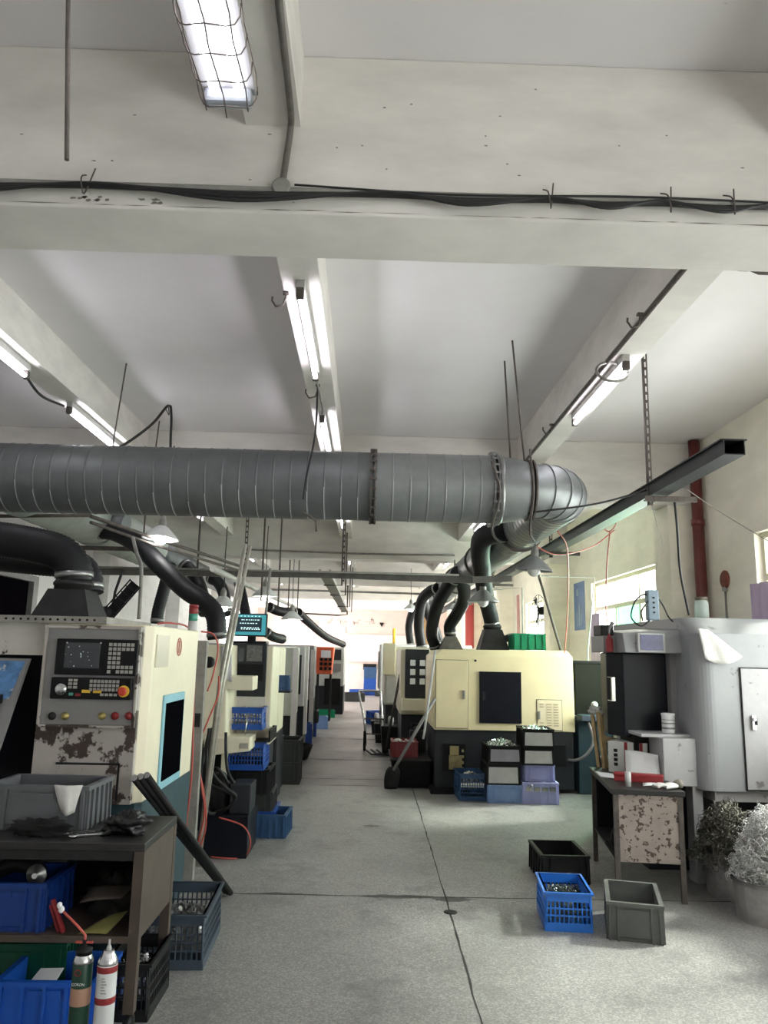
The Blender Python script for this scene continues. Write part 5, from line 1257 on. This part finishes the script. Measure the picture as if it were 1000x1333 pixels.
b = MB(); c = AY(273,862,6.2); b.lathe([(.02,0),(.045,-.01),(.045,-.05),(.03,-.07)], c, 'Y', 16); b.bar(c, c+Vector((-.06,.0,-.02)), .05); tag(b.build('power_plug', M_BLACK), 'big black round plug hung between the red hoses', 'plug')
# pump unit on the floor
t = thing('pump_tank', 'navy pump tank with hoses on the floor behind the bars', 'pump', (-1.1,6.9,0))
b = MB(); b.box(-1.33,6.62,0,-.93,7.15,.33); b.build('tank', M_NAVY, t, bev=.008)
b = MB(); b.box(-1.10,6.68,.33,-.93,7.0,.56); b.build('pump_box', M_CHAR, t, bev=.008)
b = MB(); b.lathe([(.085,.33),(.09,.36),(.09,.52),(.06,.56),(.03,.57)], (-1.2,6.85,0), n=18); b.lathe([(.05,0),(.06,-.1),(.04,-.14)], (-1.2,6.8,.6), 'Y', 14); b.build('motor', M_DARK, t)
b = MB()
hp = [[(-1.31,6.72,1.0),(-1.30,6.62,.78),(-1.27,6.58,.60),(-1.17,6.56,.545),(-1.06,6.57,.50),(-1.05,6.58,.44),(-1.14,6.62,.36)],
      [(-1.29,6.74,1.0),(-1.27,6.6,.82),(-1.22,6.54,.66),(-1.11,6.53,.56),(-1.03,6.55,.49),(-1.09,6.57,.40),(-1.2,6.64,.35)],
      [(-1.32,6.75,.95),(-1.33,6.6,.7),(-1.31,6.56,.5),(-1.25,6.56,.37),(-1.2,6.6,.345)],
      [(-1.2,6.9,.95),(-1.17,6.8,.78),(-1.13,6.7,.66),(-1.07,6.68,.57)],
      [(-1.25,6.72,.62),(-1.21,6.6,.70),(-1.16,6.6,.66),(-1.12,6.66,.575)]]
for q in hp:
    b = MB(); b.tube(cr(q,7),.0135,8); b.build('hydraulic_hose', M_CABLE, t)

# ------------------------------------------------------------------ second left machine, with panel, tray and monitor
t = thing('turning_machine', 'second left cream machine below the teal monitor', 'machine', (-1.9,8.3,0))
b = MB(); b.box(-3.4,7.55,.78,-.90,8.15,1.70); b.build('enclosure', M_CREAM, t, bev=.012)
b = MB(); b.box(-3.4,7.6,0,-.93,8.15,.78); b.build('base', M_CHAR, t)
x0,z0,x1,z1 = on2(301,837,345,907,7.53); b = MB(); b.box(-1.30,7.52,z0,x1-.0,7.56,z1); pn = b.build('control_panel', M_CHAR, t, bev=.006)
a0, a1 = AY(306,843,7.52), AY(318,861,7.52); b = MB(); b.box(a0.x,7.512,a1.z,a1.x,7.522,a0.z); b.build('screen', M_SCREEN, pn)
a0, a1 = AY(322,840,7.52), AY(341,861,7.52); b = MB(); b.box(a0.x,7.51,a1.z,a1.x,7.522,a0.z); b.build('worn_keypad', mat('worn_keys', (.13,.13,.13), .5, var=.6, scale=45), pn)
a0, a1 = AY(301,864,7.52), AY(342,886,7.52); b = MB(); b.box(a0.x,7.512,a1.z,a1.x,7.522,a0.z); b.build('key_strip', M_BLACK, pn)
b = MB(); c0, c1 = AY(301,906,7.5), AY(344,942,7.5); b.box(c0.x-.1,7.53,c1.z,c1.x,7.56,c0.z); b.build('lower_cover', mat('lower_white', (.62,.60,.55), .5, var=.12, chips=((.05,.04,.04), .33, 9)), t)
b = MB(); b.hexa([(-1.47,7.0,.86),(-1.215,7.0,.86),(-1.215,7.55,.80),(-1.47,7.55,.80),(-1.47,7.0,1.70),(-1.24,7.0,1.70),(-1.24,7.55,1.70),(-1.47,7.55,1.70)]); b.build('side_cabinet', M_CREAM, t, bev=.015)
a0, a1 = AY(297,880,7.0), AY(329,899,7.0); b = MB(); b.box(-1.25,7.0,a1.z,a1.x,7.3,a0.z); b.build('upper_arm', M_CREAM, t, bev=.008)
a0, a1 = AY(294,962,7.0), AY(325,983,7.0); b = MB(); b.hexa([(-1.40,6.98,.74),(a1.x,6.98,.79),(a1.x,7.35,.79),(-1.40,7.35,.74),(-1.40,6.98,.90),(a1.x,6.98,.905),(a1.x,7.35,.905),(-1.40,7.35,.90)]); tr = b.build('lower_tray', M_CREAM, t, bev=.008)
b = MB(); q = AY(318,971,6.975); b.box(q.x-.035,6.972,q.z-.022,q.x+.035,6.98,q.z+.022); b.build('name_plate', mat('plate_grey', (.40,.38,.32), .5), tr)
b = MB(); b.bar((-1.25,7.2,.05),(-1.25,7.2,.78),.05); b.build('tray_leg', M_CREAM, t)
a0 = AY(298,845,6.97); b = MB(); b.loft([[(-1.30+.075*u+.02*v,6.985-.012*math.sin(u*5),1.68-v*.27-.03*u*v) for u in (0,.25,.5,.75,1,1.25)] for v in (0,.33,.66,1)], False, True, False); tag(b.build('hanging_paper', M_WHITE, thick=.003), 'white paper hanging on the cabinet beside the dark panel', 'paper')
t = thing('monitor', 'monitor with a teal bordered screen on the second left machine', 'monitor', (-1.2,7.7,1.70))
m0, m1 = AY(301,798,7.6), AY(347,829,7.6)
b = MB(); b.box(m0.x,7.6,m1.z,m1.x,7.64,m0.z); b.build('housing', M_BLACK, t, bev=.006)
b = MB(); b.box(m0.x-.0,7.6,1.70,m1.x,7.8,1.745); b.box(-1.17,7.63,1.74,-1.09,7.68,m1.z+.02); b.build('stand', M_BLACK, t, bev=.006)
W_, H_ = m1.x-m0.x, m0.z-m1.z
b = MB(); b.box(m0.x+.012,7.597,m1.z+.014,m1.x-.012,7.6005,m0.z-.012); sc = b.build('screen', emit('screen_teal', (.05,.30,.35), .3), t)
b = MB(); b.box(m0.x+.012,7.5955,m1.z+.045,m1.x-.052,7.598,m0.z-.038); b.build('graph_area', emit('screen_dark', (.010,.022,.030), .5), sc)
b = MB(); rnd = random.Random(2)
for r_, z in ((0,.70),(1,.55),(2,.36),(3,.30)):
    x = m0.x+W_*(.2+.1*rnd.random())
    for k in range(9):
        w = .006+rnd.random()*.014; b.box(x,7.5945,m1.z+H_*z,x+w,7.596,m1.z+H_*z+.008); x += w+.004+.01*rnd.random()
        if x > m1.x-.08: break
for k in range(4): b.box(m0.x+.018,7.5945,m1.z+H_*(.25+.15*k),m0.x+.026,7.596,m1.z+H_*(.25+.15*k)+.008)
for k in range(7): b.box(m0.x+.06+k*.035,7.5945,m0.z-.030,m0.x+.075+k*.035,7.5965,m0.z-.024)
b.build('lettering', emit('screen_text', (.6,.85,.85), .6), sc)
b = MB(); b.tube([AY(344,820,7.75),AY(352,740,7.75)],.014,6); tag(b.build('upright_pipe', M_COND), 'thin pale upright pipe right of the monitor', 'pipe')
# crates stacked in front of the second machine
GL = 'crates stacked in front of the second left machine'
cx_, cy_ = -1.00, 7.75
crate('crate', 'blue crate at the floor under the left stack', -.99,7.72,0,0,.36,.5,.20,M_BLUEC,'euro',GL)
crate('crate', 'dark grey crate on the blue bottom crate of the left stack', -1.02,7.70,.20,.02,.36,.48,.17,M_GREEND,'euro',GL)
crate('crate', 'black crate below the blue lattice crates of the left stack', -1.05,7.60,.37,.0,.38,.50,.215,M_BLK,'euro',GL)
load('metal_parts', 'shiny parts showing at the rim of the black stacked crate', -1.05,7.6,.55,.32,.42,.03,M_BRIGHT,60,0,9)
crate('crate', 'lower blue lattice crate full of parts in the left stack', -1.09,7.52,.585,.02,.37,.48,.25,M_BLUEC,'lattice',GL)
load('metal_parts', 'shiny parts in the lower blue lattice crate of the left stack', -1.09,7.52,.76,.31,.40,.06,M_STEEL,90,.02,10,.035)
t = thing('shelf_box', 'open black box between the two blue lattice crates', 'box', (-1.05,7.55,.835))
b = MB(); b.box(-1.26,7.26,.835,-.86,7.78,.845); b.box(-1.26,7.26,.845,-1.245,7.78,.94); b.box(-.875,7.26,.845,-.86,7.78,.94); b.box(-1.245,7.76,.845,-.875,7.78,.94); b.build('box_body', M_BLACK, t)
b = MB(); b.box(-1.22,7.27,.846,-1.11,7.4,.885); tag(b.build('red_carton', mat('dull_red', (.35,.08,.08), .6), bev=.004), 'small dull red pack in the open black box', 'box')
crate('crate', 'upper blue lattice crate at the top of the left stack', -1.10,7.50,.94,.0,.34,.44,.20,M_BLUEC,'lattice',GL)
load('metal_parts', 'shiny parts in the upper blue lattice crate of the left stack', -1.10,7.5,1.06,.28,.36,.05,M_BRIGHT,90,0,12,.032)
b = MB(); b.tube([(-1.07,7.22,1.08),(-1.08,7.2,.86)],.006,6); tag(b.build('wire_rod', M_BRIGHT), 'thin bright rod hanging from the top lattice crate', 'rod')
crate('crate', 'single blue crate on the floor in front of the left stack', -.83,7.32+.22,0,-.05,.30,.44,.20,M_BLUED,'ribbed')
crate('crate', 'lower grey green crate of the two stacked in the aisle', -.99,10.45,0,.02,.34,.55,.27,M_GREEND,'euro','grey green crates stacked in the aisle')
crate('crate', 'upper grey green crate of the two stacked in the aisle', -.99,10.45,.27,.0,.34,.55,.27,M_GREEND,'euro','grey green crates stacked in the aisle')
b = MB(); b.box(-1.28,9.65,0,-1.02,10.1,.62); tag(b.build('cabinet', M_CHAR, bev=.01), 'dark cabinet between the left stack and the grey green crates', 'cabinet')

# ------------------------------------------------------------------ machines farther down the left row
t = row_machine('third left machine with a light narrow end and rags', -3.3,-.985,8.95,9.55,M_CREAM,1.70)
b = MB(); b.loft([[(-1.105+.095*u,8.90-.02*math.sin(u*6),1.40-v*.66) for u in (0,.3,.6,1)] for v in (0,.5,1)], False, True, False); tag(b.build('hanging_rag', mat('brown_rag', (.28,.19,.12), .9, var=.5, scale=20), thick=.02), 'long brown rag hanging at the third left machine', 'rag')
b = MB(); p = AY(360,858,8.93); b.box(p.x-.04,8.925,p.z-.12,p.x+.04,8.935,p.z+.12); tag(b.build('wall_sheet', M_WHITE), 'white sheet pinned on the third left machine', 'paper')
p = AY(364,888,8.8); b = MB(); b.box(p.x-.13,8.70,p.z-.11,p.x+.13,8.95,p.z-.085); tag(b.build('ledge', M_CHAR), 'small dark ledge on the third left machine under a blue crate', 'shelf'); crate('crate', 'blue crate on the ledge of the third left machine', p.x, 8.82, p.z-.085, 0, .22,.16,.16, M_BLUED)
t = row_machine('fourth left machine with pale green end', -3.3,-1.02,11.3,11.95,mat('pale_green_paint', (.55,.58,.50), .5, var=.1),1.72)
b = MB(); b.box(-1.06,11.26,.2,-.98,11.3,1.7); b.build('edge_post', mat('white_edge', (.72,.70,.68), .5, var=.1), t)
t = row_machine('fifth left machine with white edge posts', -3.3,-1.04,13.3,14.0,mat('white_grey_paint', (.62,.61,.60), .5, var=.1),1.75)
b = MB(); b.box(-1.04,13.35,.3,-.99,13.5,1.75); b.build('edge_post', MATS['white_edge'], t)
b = MB(); b.box(-1.3,13.27,.95,-1.1,13.3,1.6); b.build('panel', M_CHAR, t)
t = row_machine('sixth left machine with grey door near the orange basket', -3.3,-1.02,15.2,15.9,M_GREYM,1.78)
b = MB(); b.box(-1.08,15.15,.2,-1.0,15.2,1.7); b.build('edge_post', MATS['white_edge'], t)
t = row_machine('last left machine with dark panels at the aisle end', -3.0,-.62,21.6,23.0,mat('far_machine_paint', (.58,.60,.58), .5, var=.1),1.80)
for z0, z1, m in ((1.45,1.74,M_CHAR),(1.15,1.36,M_PANEL),(.25,.95,M_BLACK)):
    b = MB(); b.box(-1.14,21.56,z0,-.70,21.6,z1); b.build('panel', m, t)
t = thing('orange_bin', 'orange basket with a grid front at the aisle end', 'basket', (-1.15,19.4,.6))
a0, a1 = AY(410,842,19.3), AY(434,878,19.3)
b = MB(); b.hexa([(a0.x+.05,19.35,a1.z),(a1.x-.05,19.35,a1.z),(a1.x-.05,19.8,a1.z),(a0.x+.05,19.8,a1.z),(a0.x,19.3,a0.z),(a1.x,19.3,a0.z),(a1.x,19.9,a0.z),(a0.x,19.9,a0.z)]); ob = b.build('basket_body', M_ORANGE, t, bev=.02)
b = MB()
for i in range(3):
    for j in range(3): u = a0.x+.17+i*.11; v = a1.z+.14+j*.11; b.box(u-.035,19.27,v-.035,u+.035,19.36,v+.035)
b.build('grid_hole', M_BLACK, ob)
b = MB(); b.box(a0.x+.16,19.25,a0.z-.26,a0.x+.40,19.27,a0.z-.08); b.build('paper_label', M_WHITE, ob)
b = MB()
for x in (a0.x+.08, a1.x-.08): b.bar((x,19.45,0),(x,19.45,a1.z+.02),.04); b.bar((x,19.8,0),(x,19.8,a1.z+.02),.04)
b.build('stand', M_DARK, t)
crate('crate', 'lower blue crate of the two before the orange basket', -1.16,16.05,0,.05,.36,.5,.26,M_BLUEC,'euro')
crate('crate', 'grey green crate on the blue one before the orange basket', -1.12,16.05,.26,0,.34,.45,.24,M_GREEND,'euro')
crate('crate', 'blue crate standing at the far left row by the sixth machine', -1.12,14.7,.0,.1,.28,.4,.36,M_BLUEC)
crate('crate', 'green crate on the floor at the aisle end', -1.05,20.6,0,.1,.5,.5,.18,M_GREEN)
crate('crate', 'grey crate on the floor near the last left machine', -.42,27.5,0,.2,.7,.6,.3,M_GREEND)
crate('crate', 'pale blue crate beside the lower blue one down the aisle', -.98,17.6,0,.1,.3,.4,.26,M_BLUEL)
t = thing('oil_pan', 'dark round oil pan with rubbish beside the fifth machine', 'pan', (-1.12,12.35,0))
b = MB(); b.lathe([(.22,0),(.30,.22),(.315,.22),(.235,-.0+.01),(.0,.012)], (-1.12,12.55,0), n=24); b.build('pan_body', M_BLK, t)
b = MB(); rnd = random.Random(8)
for k in range(16): b.bar((-1.12+(rnd.random()-.5)*.3,12.55+(rnd.random()-.5)*.3,.12),(-1.12+(rnd.random()-.5)*.4,12.55+(rnd.random()-.5)*.4,.30+.1*rnd.random()),.03,.01)
tag(b.build('rubbish', mat('rubbish_mix', (.22,.22,.17), .7, var=.6, scale=20)), 'strips of rubbish sticking out of the dark oil pan', 'rubbish', None, 'stuff')
b = MB(); b.bar((-1.22,10.9,.02),(-1.30,10.9,.55),.02); b.bar((-1.30,10.9,.55),(-.86,10.95,.02),.05,.02); tag(b.build('bent_angle', M_STEEL), 'bent steel angle leaning on the floor past the grey green crates', 'steel angle')

# ------------------------------------------------------------------ work table at the lower left
TX0, TX1, TY0, TY1, TH = -2.15, -.962, 3.64, 4.23, .80
t = thing('work_table', 'dark steel work table with a shelf at lower left', 'table', (-1.5,3.94,0))
b = MB(); b.box(TX0,TY0,TH-.035,TX1,TY1,TH); b.build('table_top', M_TOP, t, bev=.004)
b = MB(); b.box(TX0,TY0+.005,TH-.075,TX1-.05,TY0+.03,TH-.035); b.build('front_rail', M_DARK, t)
for x in (TX0, TX1-.045):
    for y in (TY0, TY1-.045):
        b = MB(); b.box(x,y,.11,x+.045,y+.045,TH-.035); lg = b.build('leg', M_BROWN, t)
        b = MB(); b.lathe([(.018,-.02),(.05,-.015),(.055,0),(.05,.015),(.018,.02)], (x+.022,y+.022,.055), 'X', 16); b.box(x+.004,y+.01,.06,x+.041,y+.035,.112); b.build('caster', M_BLACK, lg)
b = MB(); b.box(TX1-.012,TY0+.045,.40,TX1-.002,TY1-.045,TH-.035); b.build('side_panel', M_BROWN, t)
b = MB(); b.box(TX0,TY0+.01,.385,TX1-.012,TY1-.01,.415); b.build('shelf', M_BROWN, t, bev=.003)
b = MB(); b.box(TX0,TY1-.02,.415,TX1-.05,TY1-.01,TH-.035); b.build('back_panel', M_BLACK, t)
# on the table
crate('crate', 'grey crate on the work table below the control panel', -1.545,4.03,TH,-.03,.50,.34,.20,M_GREYC,'euro')
b = MB(); G = []
for i in range(8):
    v = i/7; row = []
    for j in range(7):
        u = j/6-.5; wv = .075*(1-.55*v); row.append((-1.40+u*2*wv*.9+.01*v, 3.852-.010*math.sin(v*3)-.012*math.cos(u*7)-.008, TH+.206-.135*v*(1-.2*abs(u))))
    G.append(row)
b.loft(G, False, True, False); tag(b.build('cloth', M_CLOTH, thick=.006), 'pale cloth hanging over the grey crate rim', 'cloth')
lump('rag', 'black rag heap on the table in front of the grey crate', (-1.47,3.76,TH), .055, (2.3,.9,.75), M_RAG, 21, 'rag', .4)
lump('crumpled_bag', 'crumpled black plastic bag at the right of the table', (-1.10,3.80,TH), .07, (1.15,.9,.75), M_RAGS, 33, 'bag', .45)
t = thing('wrench', 'chrome combination wrench on the table beside the black bag', 'wrench', (-1.27,3.78,TH))
b = MB(); a, c = Vector((-1.305,3.73,TH+.008)), Vector((-1.16,3.79,TH+.008)); b.bar(a, c, .016, .009); b.build('shank', M_BRIGHT, t, bev=.002)
b = MB(); d = (a-c).normalized(); p = Vector((-d.y,d.x,0)); b.lathe([(.012,-.006),(.022,-.006),(.022,.006),(.012,.006)], a+d*.008, n=14, cap=False); b.build('jaw', M_BRIGHT, t)
b = MB(); rnd = random.Random(14)
for k in range(3):
    a = Vector((-1.36+.03*k,3.79+.014*k,TH+.007)); c = a+Vector((.09,.012*k-.02,.004)); b.bar(a, c, .012, .008)
b.lathe([(.008,0),(.018,0),(.018,.008),(.008,.008)], (-1.37,3.79,TH+.001), n=12, cap=False)
tag(b.build('pliers', M_STEEL), 'dull steel pliers on the table left of the wrench', 'pliers')
b = MB(); b.loft([[(-1.24+.09*u,3.98+.10*v,TH+.015+.018*math.sin(u*9+v*4)) for u in (0,.2,.4,.6,.8,1)] for v in (0,.3,.6,1)], False, True, False); tag(b.build('foil_scrap', M_BRIGHT, thick=.002), 'crumpled shiny foil behind the wrench', 'foil')
# on its shelf
sh = .415
crate('crate', 'blue crate on the shelf of the work table', -1.62,3.86,sh,0,.46,.36,.20,mat('deep_blue_plastic', (.005,.035,.20), .4, var=.15),'euro')
t = thing('grinder', 'black angle grinder with a disc lying in the blue shelf crate', 'grinder', (-1.45,3.80,sh+.19))
b = MB(); b.tube(cr([(-1.72,3.88,sh+.19),(-1.6,3.84,sh+.24),(-1.48,3.79,sh+.235)],6), lambda i: .036, 14); b.build('body', M_BLACK, t)
b = MB(); b.lathe([(.045,0),(.045,-.008),(.016,-.010),(.016,-.02),(.004,-.022)], (-1.462,3.735,sh+.225), 'Y', 24); b.tube([(-1.462,3.735,sh+.225),(-1.466,3.80,sh+.23)],.022,12); b.build('disc', M_STEEL, t)
b = MB(); b.lathe([(.012,-.0225),(.012,-.03)], (-1.462,3.735,sh+.225), 'Y', 14); b.build('hub', M_GREYP, t)
b = MB(); b.hexa([(-1.55,3.82,sh+.255),(-1.36,3.80,sh+.26),(-1.30,4.0,sh+.27),(-1.52,4.0,sh+.268),(-1.55,3.82,sh+.262),(-1.36,3.80,sh+.267),(-1.30,4.0,sh+.277),(-1.52,4.0,sh+.275)]); tag(b.build('steel_plate', M_DARK), 'flat dark steel plate across the shelf crate', 'plate')
lump('rag_heap', 'black rags and sacking piled at the right of the shelf', (-1.16,3.98,sh), .115, (1.2,.9,.9), mat('sack_black', (.03,.028,.026), .85, var=.5), 40, 'rag', .4)
paper('rubber_flap', 'brown rubber offcut lying on the shelf rags', [(-1.27,3.76,sh+.10),(-1.08,3.74,sh+.13),(-1.05,3.84,sh+.16),(-1.25,3.86,sh+.14)], mat('brown_rubber', (.07,.055,.045), .7), .01, 'rubber')
paper('yellow_cloth', 'dull yellow cloth lying at the shelf front', [(-1.235,3.66,sh+.004),(-1.11,3.67,sh+.004),(-1.05,3.77,sh+.07),(-1.15,3.76,sh+.04)], mat('yellow_cloth', (.18,.165,.05), .9, var=.3), .006, 'cloth')
t = thing('red_trigger_tool', 'red handled tool standing beside the blue shelf crate', 'tool', (-1.33,3.7,sh))
b = MB(); b.bar((-1.30,3.68,sh+.002),(-1.365,3.69,sh+.135),.022,.014); b.build('handle', M_RED, t, bev=.003)
b = MB(); b.bar((-1.325,3.69,sh+.002),(-1.375,3.70,sh+.11),.016,.012); b.build('lever', M_RED, t, bev=.003)
# below and in front
crate('crate', 'bright blue crate under the work table at the bottom edge', -1.34,3.80,0,.0,.44,.36,.24,mat('strong_blue_plastic', (.012,.10,.52), .38, var=.12),'ribbed')
b = MB(); b.hexa([(-1.45,3.72,.19),(-1.33,3.70,.20),(-1.32,3.78,.235),(-1.43,3.80,.225),(-1.45,3.72,.194),(-1.33,3.70,.204),(-1.32,3.78,.239),(-1.43,3.80,.229)]); tag(b.build('paper_scrap', M_WHITE), 'white paper scrap in the bright blue crate', 'paper')
crate('crate', 'dark green crate behind the blue one under the table', -1.62,4.04,0,.05,.50,.28,.29,mat('dark_green_plastic', (.0,.08,.04), .45, var=.2),'euro')
crate('crate', 'black lattice crate under the table right end', -1.06,4.02,0,.0,.24,.40,.24,M_BLK,'lattice')
load('metal_parts', 'shiny parts in the black lattice crate under the table', -1.06,4.02,.13,.2,.34,.04,M_BRIGHT,60,0,15,.03)
crate('crate', 'slate blue lattice crate on the floor beside the work table', -1.005,4.70,0,.03,.37,.62,.27,M_SLATE,'lattice')
load('metal_parts', 'grey parts in the slate blue lattice crate', -1.005,4.70,.14,.32,.54,.04,M_STEEL,120,.03,16,.03)
GB = 'steel bars leaning behind the work table'
for k in range(3):
    a = Vector((-1.215+.030*k,4.285+.008*k,.975+.006*k)); c = Vector((-.935+.022*k,5.70-.02*k,.02))
    b = MB(); b.tube([a, c], .019, 12); b.mi = 1; d = (a-c).normalized(); b.tube([a, a+d*.004], .0185, 12)
    tag(b.build('steel_bar', [M_DARK, M_BRIGHT]), ['left','middle','right'][k]+' one of three dark bars leaning behind the table', 'steel bar', GB)
def foam_can(label, x, y, m_body, bands, nozzle):
    t = thing('foam_can', label, 'can', (x,y,0)); r, zt = .037, .525
    b = MB(); b.lathe([(r-.004,0),(r,.006),(r,zt-.05),(r-.002,zt-.045)], (x,y,0), n=28); b.build('can_body', m_body, t)
    b = MB(); b.lathe([(r,zt-.048),(r+.001,zt-.042),(r-.004,zt-.03),(.022,zt-.008),(.018,zt)], (x,y,0), n=28); b.build('shoulder', M_BRIGHT, t)
    for z0, z1, m in bands:
        b = MB(); b.lathe([(r+.0004,z0),(r+.0007,z0+.001),(r+.0007,z1-.001),(r+.0004,z1)], (x,y,0), n=28, cap=False); b.build('label_band', m, t)
    if nozzle:
        b = MB(); b.lathe([(.03,zt-.02),(.03,zt),(.012,zt+.004),(.008,zt+.03)], (x,y,0), n=16); b.build('valve', M_BLACK, t)
        b = MB(); b.tube([(x,y,zt+.0),(x,y,zt+.045),(x-.03,y,zt+.075),(x-.10,y,zt+.135)], .005, 8); b.box(x-.035,y-.006,zt+.018,x+.03,y+.006,zt+.024); b.build('spray_tube', M_REDH, t)
        b = MB(); b.ball((x-.10,y,zt+.135),.012,(1,1,1.1)); b.ball((x-.108,y,zt+.15),.010,(1,1,1.2)); b.build('tube_tip', M_WHITE, t)
    else:
        b = MB(); b.lathe([(.010,zt),(.008,zt+.012),(.005,zt+.014),(.004,zt+.035)], (x,y,0), n=12); b.build('valve', M_GREYP, t)
    return t
cx1, cx2 = AY(106,1280,3.2).x, AY(136,1280,3.2).x
f1 = foam_can('dark green foam can with a bent spray tube in front', cx1, 3.2, mat('can_green', (.012,.05,.032), .3), [(.335,.395,mat('can_salmon', (.42,.24,.17), .4))], True)
f1c = f1['_o']
b = MB(); b.lathe([(.009,0),(.012,0),(.012,-.002),(.009,-.002)], (cx1-.004,3.2-.0372,.452), 'Y', 16, cap=False)
b.build('round_mark', M_RED, f1)
f2 = foam_can('white foam can with red bands beside the green one', cx2+.01, 3.19, mat('can_white', (.62,.63,.64), .3, var=.05), [(.452,.474,M_RED),(.345,.368,M_RED)], False)
b = MB()
for k in range(6): b.box(cx2+.002,3.19-.0378,.385+k*.010,cx2+.022-(k%3)*.004,3.19-.034,.388+k*.010)
b.build('small_print', M_PANEL, f2)
text('lettering', 'CORON', .013, M_WHITE, f1, (cx1,3.2-.0385,.412))
# ------------------------------------------------------------------ daylight, added fill and exposure
w = bpy.data.worlds.new('sky'); SC.world = w; w.use_nodes = True
bg = w.node_tree.nodes['Background']; bg.inputs['Color'].default_value = (.98,.96,1.0,1); bg.inputs['Strength'].default_value = 3.2
su = bpy.data.lights.new('sun', 'SUN'); su.energy = 4.6; su.angle = math.radians(7); su.color = (1,.97,.88)
so = bpy.data.objects.new('sun', su); COL.objects.link(so)
d = Vector((-.74, -.22, -.64)); so.rotation_euler = d.to_track_quat('-Z','Y').to_euler(); so.location = (12,6,12)
for k, (y0, y1) in enumerate(WIN):
    ar = bpy.data.lights.new('window_daylight', 'AREA'); ar.shape = 'RECTANGLE'; ar.size = WZ1-WZ0; ar.size_y = y1-y0; ar.energy = (12 if y0 < 2 else 15 if y0 < 5 else 75 if y0 < 12 else 95)*(y1-y0); ar.color = (1,.96,.91)
    ao = bpy.data.objects.new('window_daylight', ar); COL.objects.link(ao); ao.location = (XR+.5,(y0+y1)/2,(WZ0+WZ1)/2); ao.rotation_euler = (0, -PI/2, 0)
    ao.rotation_euler = Vector((-1,0,-.25)).to_track_quat('-Z','Y').to_euler()
    ao.rotation_euler = (0, math.radians(90), 0)
ar = bpy.data.lights.new('back_fill_light', 'AREA'); ar.shape = 'RECTANGLE'; ar.size = 2.2; ar.size_y = 5.5; ar.energy = 330; ar.color = (1,.87,.80)  # area light added outside the made-up opening to brighten the back
ao = bpy.data.objects.new('back_fill_light', ar); COL.objects.link(ao); ao.location = (XL-.4, 27.9, 1.9); ao.rotation_euler = (0, math.radians(-90), 0)
vs = SC.view_settings; SC.display_settings.display_device = 'sRGB'
vs.view_transform = 'Standard'; vs.look = 'None'; vs.gamma = 1; vs.exposure = .95; vs.use_curve_mapping = False
SC.cycles.use_denoising = True
SC.cycles.max_bounces = 10; SC.cycles.diffuse_bounces = 6; SC.cycles.transparent_max_bounces = 16
SC.cycles.sample_clamp_indirect = 6
